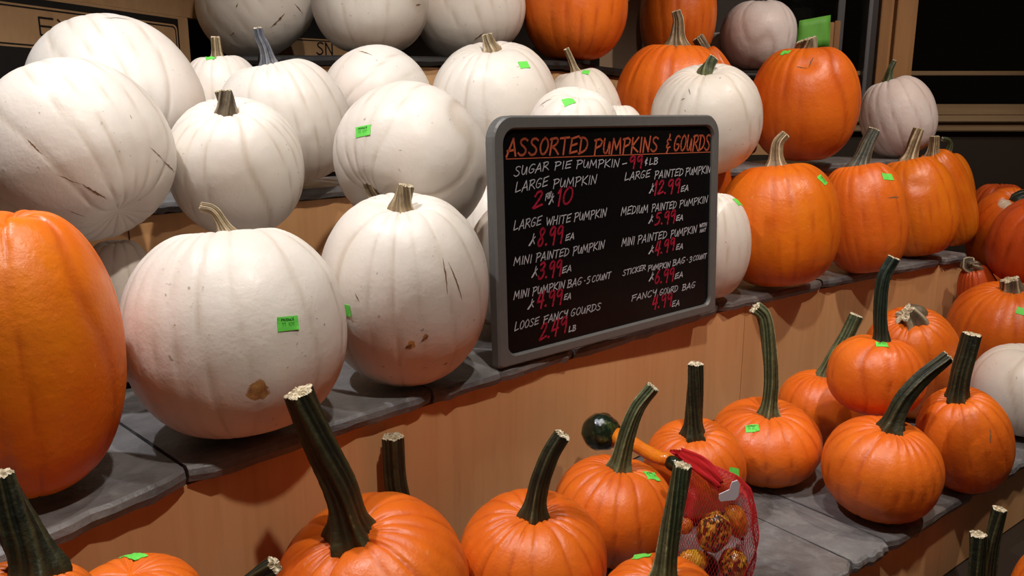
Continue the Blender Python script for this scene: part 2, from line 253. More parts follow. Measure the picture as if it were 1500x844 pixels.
 'E3': dict(c=(-.6324,1.1850,1.4438), a=0.1315, b=0.1275, n=(.6000,-.2500,-.7600), col='white', bot=1.3146, scr=[((-.5103,1.1412,1.4537), (-.5044,1.1677,1.4332), 0.0007), ((-.5044,1.1677,1.4332), (-.5089,1.2098,1.4137), 0.0013), ((-.5966,1.0619,1.4207), (-.5728,1.0754,1.4088), 0.0007), ((-.5728,1.0754,1.4088), (-.5548,1.1003,1.3863), 0.0016), ((-.6006,1.0793,1.3765), (-.5851,1.0978,1.3622), 0.0006), ((-.6274,1.0559,1.4676), (-.6096,1.0560,1.4475), 0.0009)]),
 'E4': dict(c=(-.6181,1.2400,1.1921), a=0.0587, b=0.1221, n=(.0000,.0000,1.0000), col='white', bot=1.0700),
 'H1': dict(c=(-.4742,1.3600,1.1662), a=0.0786, b=0.0962, n=(.0000,.0000,1.0000), col='white', bot=1.0700),
 'H2': dict(c=(-.1758,1.5300,1.1696), a=0.0759, b=0.0996, n=(.0000,.0000,1.0000), col='white', bot=1.0700),
 'F1': dict(c=(-.4585,1.6600,1.4795), a=0.1299, b=0.1295, n=(-.1852,-.1106,.9765), col='white', bot=1.3500, stem=([(-.4808,1.6467,1.5971), (-.4857,1.6467,1.6238), (-.4949,1.6467,1.6451), (-.4976,1.6467,1.6613)], (.0202,.0121,.0081), 'blue')),
 'F2': dict(c=(-.7835,1.6400,1.5175), a=0.1615, b=0.1744, n=(.5570,-.5064,-.6583), col='white', bot=1.3503, scr=[((-.7692,1.5870,1.6714), (-.7358,1.6205,1.6725), 0.0014), ((-.6808,1.5090,1.5321), (-.6735,1.5142,1.5286), 0.0017)]),
 'F3': dict(c=(-.6591,1.9000,1.4940), a=0.1012, b=0.1443, n=(-.0591,-.0812,.9949), col='white', bot=1.3500, stem=([(-.6670,1.8891,1.6275), (-.6672,1.8891,1.6482), (-.6676,1.8891,1.6659)], (.0155,.0108,.0093), 'tan'), tag=[((-.6662,1.8460,1.6201), (-.0415,-.6274,.7776), (.0101,.0031,.0030), (.0039,-.0073,-.0056))]),
 'F4': dict(c=(-.3055,1.8800,1.5249), a=0.1243, b=0.1181, n=(-.6509,-.6509,-.3906), col='white', bot=1.4016, scr=[((-.3353,1.8238,1.6316), (-.3004,1.8002,1.6200), 0.0014)]),
 'F5': dict(c=(-.0426,1.9900,1.5096), a=0.1546, b=0.1602, n=(-.0460,-.3108,.9494), col='white', bot=1.3500, stem=([(-.0495,1.9437,1.6510), (-.0540,1.9437,1.6624), (-.0569,1.9437,1.6767)], (.0222,.0143,.0111), 'tan'), tag=[((.0247,1.8823,1.6031), (.4465,-.6934,.5656), (.0109,.0081,.0014), (.0036,-.0037,-.0074))]),
 'F6': dict(c=(.1928,2.1700,1.4843), a=0.1008, b=0.1358, n=(-.2159,-.0320,.9759), col='white', bot=1.3500, stem=([(.1655,2.1660,1.6076), (.1535,2.1660,1.6362), (.1415,2.1660,1.6614)], (.0160,.0089,.0071), 'tan'), tag=[((.1878,2.1164,1.5992), (.0741,-.6256,.7766), (.0083,-.0018,-.0023), (-.0032,-.0075,-.0057))]),
 'F7': dict(c=(.1274,1.7200,1.4523), a=0.0986, b=0.1011, n=(.1030,-.3605,.9270), col='white', bot=1.3515, tag=[((.1133,1.6488,1.5218), (-.1506,-.7203,.6771), (.0109,.0014,.0039), (.0032,-.0068,-.0066))], scr=[((.0571,1.6815,1.5114), (.0828,1.6688,1.5261), 0.0015)]),
 'F8': dict(c=(.2495,1.9600,1.4372), a=0.0690, b=0.0872, n=(.0000,.0000,1.0000), col='white', bot=1.3500),
 'F9': dict(c=(.4762,2.4600,1.5298), a=0.1693, b=0.1798, n=(.0243,-.0863,.9960), col='orange', bot=1.3500, stem=([(.4803,2.4456,1.6963), (.4809,2.4456,1.7304), (.4817,2.4456,1.7606), (.4748,2.4456,1.7868)], (.0439,.0219,.0120), 'tan2')),
 'F10': dict(c=(.6939,2.6600,1.5329), a=0.0605, b=0.1990, n=(-.4077,.0708,.9104), col='orange', bot=1.3500, stem=([(.6185,2.6731,1.7014), (.6053,2.6731,1.7170), (.5920,2.6731,1.7347)], (.0196,.0175,.0175), 'tan2')),
 'F11': dict(c=(.4805,2.0300,1.4839), a=0.1358, b=0.1350, n=(-.1322,-.3169,.9392), col='white', bot=1.3488, stem=([(.4639,1.9902,1.6019), (.4730,1.9902,1.6157), (.4822,1.9902,1.6279)], (.0196,.0123,.0114), 'green'), scr=[((.4149,1.9343,1.5536), (.4166,1.9242,1.5394), 0.0012), ((.3967,1.9334,1.5287), (.4065,1.9271,1.5317), 0.0012)]),
 'F12': dict(c=(.8642,2.4400,1.5251), a=0.1563, b=0.1752, n=(-.0472,-.0611,.9970), col='orange', bot=1.3500, stem=([(.8565,2.4301,1.6876), (.8539,2.4301,1.6976), (.8514,2.4301,1.7058)], (.0297,.0258,.0238), 'star2'), tag=[((.7839,2.3913,1.6669), (-.5462,-.3241,.7724), (.0079,-.0105,.0012), (-.0058,-.0052,-.0063))], dent=[((.8221,2.3210,1.6308), 0.0250, 0.0100)], scr=[((.7953,2.3304,1.6258), (.8244,2.3152,1.6232), 0.0025), ((.8244,2.3152,1.6232), (.8436,2.3322,1.6517), 0.0021)]),
 'F13': dict(c=(1.3004,2.7700,1.4866), a=0.1192, b=0.1384, n=(-.3001,.0967,.9490), col='pink', bot=1.3500, stem=([(1.2617,2.7824,1.6088), (1.2644,2.7824,1.6395), (1.2762,2.7824,1.6701)], (.0206,.0137,.0069), 'green')),
 'G1': dict(c=(-.6832,2.2600,1.7846), a=0.1567, b=0.1379, n=(-.5263,-.3158,.7895), col='white', bot=1.6394, scr=[((-.6157,2.1417,1.7131), (-.5810,2.1497,1.7488), 0.0027), ((-.5598,2.1670,1.7741), (-.5494,2.1971,1.7526), 0.0015), ((-.6879,2.1069,1.7552), (-.6814,2.1053,1.7679), 0.0015), ((-.7193,2.1398,1.6912), (-.7031,2.1297,1.7003), 0.0015)]),
 'G2': dict(c=(-.3581,2.1400,1.7772), a=0.1467, b=0.1360, n=(.0000,.0000,1.0000), col='white', bot=1.6413, scr=[((-.2336,2.0657,1.7565), (-.2225,2.0870,1.7608), 0.0022)]),
 'G3': dict(c=(-.1173,2.3300,1.7821), a=0.1548, b=0.1401, n=(-.3624,.0000,.9320), col='white', bot=1.6400, scr=[((-.1028,2.2147,1.6893), (-.0736,2.2067,1.7092), 0.0020), ((-.2515,2.2558,1.7784), (-.2383,2.2354,1.7793), 0.0020)]),
 'G4': dict(c=(.1826,2.4400,1.7969), a=0.1510, b=0.1569, n=(.0000,.0000,1.0000), col='orange', bot=1.6400),
 'G5': dict(c=(.5626,2.8600,1.8228), a=0.1279, b=0.1828, n=(.0000,.0000,1.0000), col='orange', bot=1.6400),
 'G6': dict(c=(.8708,2.9700,1.7663), a=0.1316, b=0.1263, n=(.0000,.0000,1.0000), col='pink', bot=1.6400),
 'G7': dict(c=(.7788,3.1400,1.7200), a=0.0458, b=0.0800, n=(.0000,.0000,1.0000), col='white', bot=1.6400),
}
LETTERING = [  # text, ink, baseline start and end and cap heights on the board (m), stroke weight
 ('ASSORTED', 'o', 0.0359, 0.3580, 0.2315, 0.3562, 0.0278, 0.0292, 1),
 ('PUMPKINS', 'o', 0.2460, 0.3538, 0.4338, 0.3536, 0.0270, 0.0279, 1),
 ('&', 'o', 0.4555, 0.3502, 0.4752, 0.3503, 0.0321, 0.0324, 0.8),
 ('GOURDS', 'o', 0.4819, 0.3521, 0.6082, 0.3504, 0.0311, 0.0327, 0.9),
 ('SUGAR', 'w', 0.0498, 0.3231, 0.1327, 0.3312, 0.0164, 0.0147, 0.6),
 ('PIE', 'w', 0.1444, 0.3307, 0.1887, 0.3311, 0.0136, 0.0132, 0.6),
 ('PUMPKIN', 'w', 0.1992, 0.3312, 0.3175, 0.3279, 0.0139, 0.0147, 0.6),
 ('-', 'w', 0.3234, 0.3277, 0.3392, 0.3283, 0.0128, 0.0129, 0.7),
 ('99', 'r', 0.3432, 0.3255, 0.3858, 0.3250, 0.0219, 0.0236, 1),
 ('¢', 'w', 0.3899, 0.3274, 0.4003, 0.3276, 0.0144, 0.0145, 0.7),
 ('LB', 'w', 0.4044, 0.3281, 0.4320, 0.3290, 0.0126, 0.0127, 0.8),
 ('LARGE', 'w', 0.0520, 0.2968, 0.1304, 0.3030, 0.0171, 0.0165, 0.6),
 ('PUMPKIN', 'w', 0.1403, 0.2989, 0.2547, 0.3001, 0.0154, 0.0162, 0.6),
 ('2', 'r', 0.0904, 0.2657, 0.1180, 0.2683, 0.0292, 0.0284, 1),
 ('FOR', 'w', 0.1216, 0.2787, 0.1366, 0.2836, 0.0106, 0.0107, 0.5),
 ('$', 'w', 0.1296, 0.2698, 0.1431, 0.2736, 0.0178, 0.0167, 0.5),
 ('10', 'r', 0.1497, 0.2671, 0.1929, 0.2682, 0.0300, 0.0306, 1),
 ('LARGE', 'w', 0.0461, 0.2334, 0.1123, 0.2366, 0.0162, 0.0155, 0.6),
 ('WHITE', 'w', 0.1222, 0.2345, 0.1853, 0.2349, 0.0143, 0.0148, 0.6),
 ('PUMPKIN', 'w', 0.1924, 0.2362, 0.2806, 0.2374, 0.0148, 0.0154, 0.6),
 ('$', 'w', 0.0805, 0.2023, 0.0967, 0.2047, 0.0201, 0.0190, 0.5),
 ('8.99', 'r', 0.1015, 0.1994, 0.1656, 0.2023, 0.0322, 0.0295, 1),
 ('EA', 'w', 0.1690, 0.2025, 0.1937, 0.2043, 0.0105, 0.0118, 0.7),
 ('MINI', 'w', 0.0448, 0.1739, 0.0877, 0.1728, 0.0135, 0.0143, 0.6),
 ('PAINTED', 'w', 0.0959, 0.1742, 0.1790, 0.1753, 0.0144, 0.0137, 0.6),
 ('PUMPKIN', 'w', 0.1879, 0.1749, 0.2745, 0.1779, 0.0150, 0.0149, 0.6),
 ('$', 'w', 0.0853, 0.1460, 0.1001, 0.1488, 0.0180, 0.0181, 0.5),
 ('3.99', 'r', 0.1016, 0.1419, 0.1609, 0.1432, 0.0290, 0.0273, 1),
 ('EA', 'w', 0.1592, 0.1441, 0.1856, 0.1463, 0.0112, 0.0113, 0.8),
 ('MINI', 'w', 0.0429, 0.1148, 0.0796, 0.1153, 0.0137, 0.0133, 0.6),
 ('PUMPKIN', 'w', 0.0861, 0.1155, 0.1674, 0.1166, 0.0139, 0.0138, 0.6),
 ('BAG', 'w', 0.1727, 0.1164, 0.2122, 0.1172, 0.0139, 0.0141, 0.6),
 ('·', 'w', 0.2159, 0.1167, 0.2214, 0.1172, 0.0128, 0.0129, 0.7),
 ('5', 'w', 0.2232, 0.1169, 0.2344, 0.1167, 0.0129, 0.0129, 0.6),
 ('COUNT', 'w', 0.2381, 0.1174, 0.2916, 0.1186, 0.0117, 0.0119, 0.6),
 ('$', 'w', 0.0740, 0.0912, 0.0904, 0.0940, 0.0158, 0.0159, 0.6),
 ('4.99', 'r', 0.0969, 0.0917, 0.1617, 0.0902, 0.0281, 0.0265, 1),
 ('EA', 'w', 0.1635, 0.0950, 0.1830, 0.0946, 0.0101, 0.0108, 0.6),
 ('LOOSE', 'w', 0.0426, 0.0588, 0.1011, 0.0613, 0.0157, 0.0124, 0.7),
 ('FANCY', 'w', 0.1111, 0.0602, 0.1753, 0.0625, 0.0130, 0.0134, 0.7),
 ('GOURDS', 'w', 0.1806, 0.0610, 0.2642, 0.0615, 0.0141, 0.0133, 0.6),
 ('2.49', 'r', 0.1003, 0.0302, 0.1731, 0.0371, 0.0298, 0.0282, 0.9),
 ('LB', 'w', 0.1748, 0.0330, 0.1946, 0.0333, 0.0103, 0.0104, 1),
 ('LARGE', 'w', 0.3313, 0.3016, 0.4089, 0.3040, 0.0148, 0.0146, 0.6),
 ('PAINTED', 'w', 0.4206, 0.3007, 0.5146, 0.3020, 0.0147, 0.0146, 0.6),
 ('PUMPKIN', 'w', 0.5215, 0.3017, 0.6098, 0.3030, 0.0153, 0.0159, 0.5),
 ('$', 'w', 0.4050, 0.2715, 0.4198, 0.2752, 0.0174, 0.0175, 0.5),
 ('12.99', 'r', 0.4199, 0.2685, 0.5061, 0.2698, 0.0269, 0.0279, 1),
 ('EA', 'w', 0.5061, 0.2691, 0.5339, 0.2701, 0.0105, 0.0127, 0.8),
 ('MEDIUM', 'w', 0.3214, 0.2360, 0.4032, 0.2359, 0.0157, 0.0148, 0.6),
 ('PAINTED', 'w', 0.4128, 0.2365, 0.4931, 0.2364, 0.0142, 0.0147, 0.6),
 ('PUMPKIN', 'w', 0.5022, 0.2378, 0.6020, 0.2404, 0.0140, 0.0146, 0.5),
 ('$', 'w', 0.4034, 0.2122, 0.4183, 0.2156, 0.0156, 0.0150, 0.6),
 ('5.99', 'r', 0.4227, 0.2084, 0.4914, 0.2092, 0.0233, 0.0253, 1),
 ('EA', 'w', 0.4914, 0.2106, 0.5167, 0.2105, 0.0106, 0.0114, 0.9),
 ('MINI', 'w', 0.3234, 0.1765, 0.3619, 0.1757, 0.0152, 0.0155, 0.6),
 ('PAINTED', 'w', 0.3701, 0.1768, 0.4626, 0.1782, 0.0155, 0.0147, 0.6),
 ('PUMPKIN', 'w', 0.4739, 0.1778, 0.5648, 0.1795, 0.0148, 0.0153, 0.6),
 ('WITH', 'w', 0.5730, 0.1897, 0.6000, 0.1901, 0.0073, 0.0074, 0.5),
 ('HAT', 'w', 0.5746, 0.1786, 0.5966, 0.1794, 0.0066, 0.0066, 0.5),
 ('$', 'w', 0.4040, 0.1512, 0.4212, 0.1534, 0.0158, 0.0152, 0.6),
 ('4.99', 'r', 0.4234, 0.1469, 0.4902, 0.1534, 0.0264, 0.0242, 1),
 ('EA', 'w', 0.4926, 0.1503, 0.5180, 0.1503, 0.0107, 0.0115, 0.7),
 ('STICKER', 'w', 0.3254, 0.1181, 0.3957, 0.1212, 0.0108, 0.0104, 0.6),
 ('PUMPKIN', 'w', 0.4022, 0.1176, 0.4749, 0.1167, 0.0111, 0.0114, 0.6),
 ('BAG', 'w', 0.4817, 0.1180, 0.5258, 0.1198, 0.0122, 0.0124, 0.7),
 ('·', 'w', 0.5282, 0.1188, 0.5353, 0.1186, 0.0131, 0.0132, 0.8),
 ('3', 'w', 0.5377, 0.1183, 0.5496, 0.1183, 0.0117, 0.0118, 0.7),
 ('COUNT', 'w', 0.5520, 0.1202, 0.6010, 0.1203, 0.0103, 0.0105, 0.6),
 ('$', 'w', 0.4056, 0.0955, 0.4218, 0.0975, 0.0168, 0.0169, 0.6),
 ('6.99', 'r', 0.4241, 0.0880, 0.4892, 0.0883, 0.0281, 0.0260, 1),
 ('EA', 'w', 0.4892, 0.0890, 0.5194, 0.0907, 0.0108, 0.0117, 0.7),
 ('FANCY', 'w', 0.3520, 0.0639, 0.4332, 0.0634, 0.0110, 0.0135, 0.6),
 ('GOURD', 'w', 0.4399, 0.0617, 0.5013, 0.0619, 0.0128, 0.0132, 0.6),
 ('BAG', 'w', 0.5153, 0.0613, 0.5633, 0.0618, 0.0125, 0.0127, 0.7),
 ('4.99', 'r', 0.4159, 0.0383, 0.4833, 0.0362, 0.0255, 0.0262, 0.9),
 ('EA', 'w', 0.4810, 0.0315, 0.5090, 0.0307, 0.0117, 0.0118, 0.7),
]
UNDERLINE = (0.0327, 0.3531, 0.6108, 0.3467)
LABELS = {
 'A1': ('large bright orange pumpkin with the thickest ridged stem, grey blotches on its right side', 'lower'),
 'A2': ('orange pumpkin hidden against the wood panel, only its grizzled upright stem showing', 'lower'),
 'A3': ('orange pumpkin with right-leaning dark stem, left of the mesh gourd bag group', 'lower'),
 'A4': ('orange pumpkin with curved green stem in front of the dark warty gourd', 'lower'),
 'A5': ('orange pumpkin at the bottom edge with tall grey-green stem before the mesh bag', 'lower'),
 'A6': ('orange pumpkin with straight near-black stem directly behind the red mesh bag', 'lower'),
 'A7': ('orange pumpkin with very tall striped stem hooked over at its tip', 'lower'),
 'A8': ('orange pumpkin in shade against the panel, short green stem leaning right', 'lower'),
 'A9': ('orange pumpkin on the lower ledge corner, dark stem bent far to the right', 'lower'),
 'A10': ('orange pumpkin with short upright black stem in front of the white one at right', 'lower'),
 'A11': ('orange pumpkin stacked on top of others with a long thin blackish stem', 'lower'),
 'A12': ('wide orange pumpkin with pale star-shaped stem stump, behind the stacked long-stemmed one', 'lower'),
 'A13': ('white pumpkin cut by the right edge of the photo on the lower ledge', 'lower'),
 'A14': ('large orange pumpkin at right edge with small pale star stump and green sticker', 'heap'),
 'A15': ('reddish orange pumpkin squeezed beside the end of the wooden stand', 'heap'),
 'A16': ('amber-orange pumpkin lying on the heap with a tan scar near its black stem', 'heap'),
 'A17': ('deep red-orange pumpkin on the heap, cut by the right edge of the photo', 'heap'),
 'A18': ('dark red-orange pumpkin furthest back on the heap by the dark wall', 'heap'),
 'B1': ('orange pumpkin in the bottom left corner with a thick black-green stem', 'lower'),
 'B2': ('stemless-looking orange pumpkin at bottom left with a green sticker on its crown', 'lower'),
 'B3': ('orange pumpkin below the frame, only its dark stem tip with pale cut end showing', 'lower'),
 'C1': ('orange pumpkin low in the bottom right corner on the lowest ledge', 'lowest'),
 'C2': ('pumpkin on the lowest ledge whose pale-ended stem is the left and lower of two', 'lowest'),
 'C3': ('pumpkin on the lowest ledge whose dark stem is the right and higher of two', 'lowest'),
 'D1': ('huge smooth amber-orange pumpkin at the left edge on the middle slate ledge', 'middle'),
 'D2': ('large round white pumpkin with tan hooked stem, printed green sticker and brown scab', 'middle'),
 'D3': ('large creamy white pumpkin with stubby stem standing just left of the price board', 'middle'),
 'D4': ('white pumpkin mostly hidden behind the left side of the price board', 'middle'),
 'D5': ('white pumpkin far behind the left edge of the price board, little stem', 'middle'),
 'D6': ('tall white pumpkin peeking out right of the price board, low on the slate', 'middle'),
 'D7': ('big amber pumpkin with pale woody stem, first orange one right of the board', 'middle'),
 'D8': ('orange pumpkin with grey-green leaning stem, second of the row right of the board', 'middle'),
 'D9': ('dimpled amber pumpkin, third of the row right of the board', 'middle'),
 'D10': ('amber pumpkin last in the row at the right end of the middle slate ledge', 'middle'),
 'D11': ('amber pumpkin with a curled little stem behind the last of the row', 'middle'),
 'D12': ('orange pumpkin in shade wedged behind the first big amber one', 'middle'),
 'E1': ('white pumpkin with short thick brown stem above the big round one with the scab', 'second layer'),
 'E2': ('white pumpkin lying on its side with strong diagonal ribs and printed green sticker', 'second layer'),
 'E3': ('huge white pumpkin lying tilted at the left edge above the amber-orange one', 'second layer'),
 'E4': ('narrow shaded white pumpkin wedged beneath the huge tilted one', 'middle'),
 'H1': ('white pumpkin hidden behind the big round one, propping the layer above', 'middle'),
 'H2': ('white pumpkin hidden behind the creamy stubby-stemmed one, propping the layer above', 'middle'),
 'F1': ('white pumpkin with tall blue-grey horn-like stem on the upper ledge', 'upper'),
 'F2': ('very large white pumpkin on its side in front of the black printed box', 'upper'),
 'F3': ('cream pumpkin with short tan stem and sticker, wedged behind the blue-stemmed one', 'upper'),
 'F4': ('white pumpkin with no stem showing, lying right of the blue-stemmed one', 'upper'),
 'F5': ('wide ribbed white pumpkin with stubby stem and green sticker above the board left corner', 'upper'),
 'F6': ('small white pumpkin with thin leaning stem below the top orange pumpkin', 'upper'),
 'F7': ('brightly lit white pumpkin with green sticker just above the price board', 'second layer'),
 'F8': ('white pumpkin of which only a bright sliver shows above the board centre', 'upper'),
 'F9': ('large orange pumpkin with tall tapering woody stem behind the board right corner', 'upper'),
 'F10': ('orange pumpkin with dark stub behind the one with the tapering woody stem', 'upper'),
 'F11': ('white pumpkin with short bent pale-ended stem above the board right corner', 'second layer'),
 'F12': ('large shiny orange pumpkin with dent, flat stump and sticker on the upper ledge', 'upper'),
 'F13': ('pinkish white pumpkin with pointed thin stem in front of the window post', 'upper'),
 'G1': ('scuffed beige-white pumpkin, leftmost on the top ledge', 'top'),
 'G2': ('smooth white pumpkin on the top ledge, second from the left', 'top'),
 'G3': ('white pumpkin on the top ledge directly left of the first orange one', 'top'),
 'G4': ('tall orange pumpkin on the top ledge, left of the stacked cardboard boxes', 'top'),
 'G5': ('orange pumpkin on the top ledge between the cardboard boxes and the pinkish one', 'top'),
 'G6': ('pinkish white ribbed pumpkin at the right end of the top ledge', 'top'),
 'G7': ('small white pumpkin glimpsed deep between the top orange and pinkish ones', 'top'),
 'S1': ('hidden orange pumpkin under the one in the bottom left corner', 'lower'),
 'S2': ('hidden orange pumpkin under the stickered one at bottom left', 'lower'),
 'S3': ('hidden orange pumpkin under the scarred one on the heap', 'heap'),
 'S4': ('hidden orange pumpkin under the furthest one on the heap', 'heap'),
}
GROUP = {'lower': 'pumpkins on the lower slate ledge', 'heap': 'heaped orange pumpkins beside the stand end', 'lowest': 'pumpkins on the lowest ledge', 'middle': 'big pumpkins on the middle slate ledge', 'second layer': 'pumpkins piled over the middle row', 'upper': 'pumpkins on the upper slate ledge', 'top': 'pumpkins on the top ledge'}

# ---------------------------------------------------------------- room shell
YW = 3.4
struct(box_mesh('floor', -3.5, 4.5, -2.6, 5.6, -.05, 0, M['floor']))
struct(box_mesh('ceiling', -3.5, 4.5, -2.6, 5.6, 3.45, 3.5, M['plaster']))
def wall_seg(name, a, b, z0, z1, mat, t=.06):
    a = Vector(a); b = Vector(b); d = (b - a).normalized(); nn = Vector((-d.y, d.x)) * t
    return extrude_poly(name, [a, b, b + nn, a + nn], z0, z1, mat)
struct(wall_seg('wall_left', (-3.4, .5), (-1.2, 2.75), 0, 3.45, M['darkwall']))
struct(wall_seg('wall_back', (-1.2, 2.75), (.0, YW), 0, 3.45, M['darkwall']))
wb = struct(wall_seg('wall_right', (0, YW), (4.4, YW), 0, 1.425, M['darkwall']))
struct(wall_seg('wall_right_back', (0, YW), (1.02, YW), 1.425, 3.45, M['darkwall']))
struct(wall_seg('wall_right_header', (1.02, YW), (4.4, YW), 2.75, 3.45, M['darkwall']))
# sill, in three stepped wooden mouldings
t0 = struct(box_mesh('trim_1', 1.0, 4.3, YW-.035, YW+.05, 1.425, 1.462, M['sillwood'], None, .004))
struct(box_mesh('trim_2', 1.0, 4.3, YW-.055, YW+.05, 1.4625, 1.49, M['sillwood'], None, .004))
struct(box_mesh('trim_3', 1.0, 4.3, YW-.02, YW+.05, 1.4905, 1.535, M['sillwood'], None, .003))
# window with timber post, aluminium edge, bars and two panes
w = struct(empty('window_1', (1.55, YW, 1.535)))
def wpart(name, x0, x1, y0, y1, z0, z1, mat, bev=.002):
    return box_mesh(name, x0-1.55, x1-1.55, y0, y1, z0-1.535, z1-1.535, mat, w, bev)
wpart('timber_post', 1.476, 1.516, -.03, .05, 1.536, 2.75, M['wood'])
wpart('timber_post', 1.5165, 1.534, -.012, .05, 1.536, 2.75, M['wood'])
wpart('timber_post', 1.5345, 1.598, -.04, .05, 1.536, 2.75, M['wood'])
wpart('timber_post', 1.5985, 1.624, -.022, .05, 1.536, 2.75, M['wood'])
wpart('aluminium_edge', 1.430, 1.4455, -.02, .04, 1.536, 2.75, M['alu'])
wpart('aluminium_edge', 1.446, 1.475, -.005, .04, 1.536, 2.75, mat_flat('dull_aluminium', (.07, .06, .06), .4, .5, .5))
wpart('mullion', 1.314, 1.342, .0, .04, 1.536, 2.75, mat_flat('dark_aluminium', (.10, .095, .10), .4, .5, .4))
wpart('glazing_bar', 1.6245, 4.2, .01, .035, 1.650, 1.668, M['sillwood'])
wpart('glazing_bar', 1.342, 1.430, .01, .035, 1.650, 1.668, M['sillwood'])
wpart('pane', 1.03, 1.43, .018, .022, 1.536, 2.75, M['glass'], 0)
wpart('pane', 1.6245, 4.2, .018, .022, 1.536, 2.75, M['glass'], 0)
struct(box_mesh('wall_outside', -.5, 6.0, 5.2, 5.25, 0, 3.4, M['dark']))
# things seen dimly behind the glass: planter, green banner, timber crate
bn = empty('shop_banner', (1.215, YW-.10, 1.795))
bm = bmesh.new()
grid = [[bm.verts.new((-.09 + .125*i/6, .006*math.sin(i*1.7+j), .0 + j*(.098 + .022*i/6)/4 - .04)) for j in range(5)] for i in range(7)]
for i in range(6):
    for j in range(4): bm.faces.new((grid[i][j], grid[i+1][j], grid[i+1][j+1], grid[i][j+1]))
me = bpy.data.meshes.new('cloth'); bm.to_mesh(me); bm.free()
co_ = link('cloth', me, mat_flat('green_banner_cloth', (.16, .50, .06), .6), bn); mo = co_.modifiers.new('s', 'SOLIDIFY'); mo.thickness = .003
tag(bn, 'small bright green cloth banner hanging in front of the left window pane', 'banner')
cr = empty('timber_crate', (1.272, YW-.04, 1.537))
for k in range(3): box_mesh('plank', -.036 + k*.025, -.0125 + k*.025, -.01, .01, 0, .322 - (2-k)*.006, M['wood'], cr, .002)
tag(cr, 'brown upright timber boards on the sill right of the green banner', 'crate')
pl = empty('window_planter', (1.28, YW+.42, 1.535))
lp = [(0, 0), (.06, 0), (.085, .41), (.09, .42), (.0, .42)]
vs = [(r*math.cos(a*math.pi/12), r*math.sin(a*math.pi/12), z) for (r, z) in lp for a in range(24)]
fs = [(i*24+j, i*24+(j+1) % 24, (i+1)*24+(j+1) % 24, (i+1)*24+j) for i in range(4) for j in range(24)]
mesh('pot', vs, fs, mat_flat('black_pot', (.02, .02, .02), .4), pl)
rnd = random.Random(4); vs = []; fs = []
for k in range(60):
    a = rnd.uniform(0, 6.28); l = rnd.uniform(.08, .2); up = rnd.uniform(.02, .14); d = Vector((math.cos(a), math.sin(a), 0)); s_ = Vector((-d.y, d.x, 0))*.014
    b0 = Vector((0, 0, .42)); b1 = b0 + d*l*.5 + Vector((0, 0, up)); b2 = b0 + d*l + Vector((0, 0, up*.6)); q = len(vs)
    vs += [b0, b1 - s_, b1 + s_, b2]; fs += [(q, q+1, q+2), (q+1, q+3, q+2)]
lo = mesh('foliage', vs, fs, mat_flat('dark_leaf', (.02, .05, .015), .5), pl, False); lo['kind'] = 'stuff'
tag(pl, 'dark leafy plant in a black pot behind the window, above the green banner', 'plant')

# ---------------------------------------------------------------- tiered display stand
E3_ = [(-1.3, .75), (-.62, 1.42), (-.42, 1.64), (-.22, 1.86), (.0, 1.945), (.30, 2.0), (.42, 2.13), (.60, 2.27), (.85, 2.37), (1.25, 2.66), (1.33, 2.72)]
E2_ = [(-.72, .38), (-.49, .775), (-.405, .915), (-.157, 1.172), (-.023, 1.308), (.49, 1.812), (.82, 2.065), (1.435, 2.49)]
E1_ = [(-.60, -.15), (-.10, .50), (.30, .93), (.50, 1.15), (.576, 1.208), (.723, 1.322), (.935, 1.485), (1.75, 2.10)]
E4_ = [(-.74, 2.04), (-.62, 2.05), (-.35, 2.04), (.0, 2.17), (.15, 2.31), (.36, 2.68), (.62, 2.76), (.72, 2.87), (1.05, 2.90)]
OFF = Vector((0, 1.5, 0))
def seglen(P): return [(Vector(P[i+1]) - Vector(P[i])).length for i in range(len(P)-1)]
def at_len(P, s):
    L = seglen(P)
    for i, l in enumerate(L):
        if s <= l or i == len(L)-1:
            a, b = Vector(P[i]), Vector(P[i+1]); t = s / l; d = (b-a).normalized()
            return a + (b-a)*t, Vector((-d.y, d.x))
        s -= l
def corner_lens(P):
    o = [0]; [o.append(o[-1] + l) for l in seglen(P)]; return o
rs = random.Random(11)
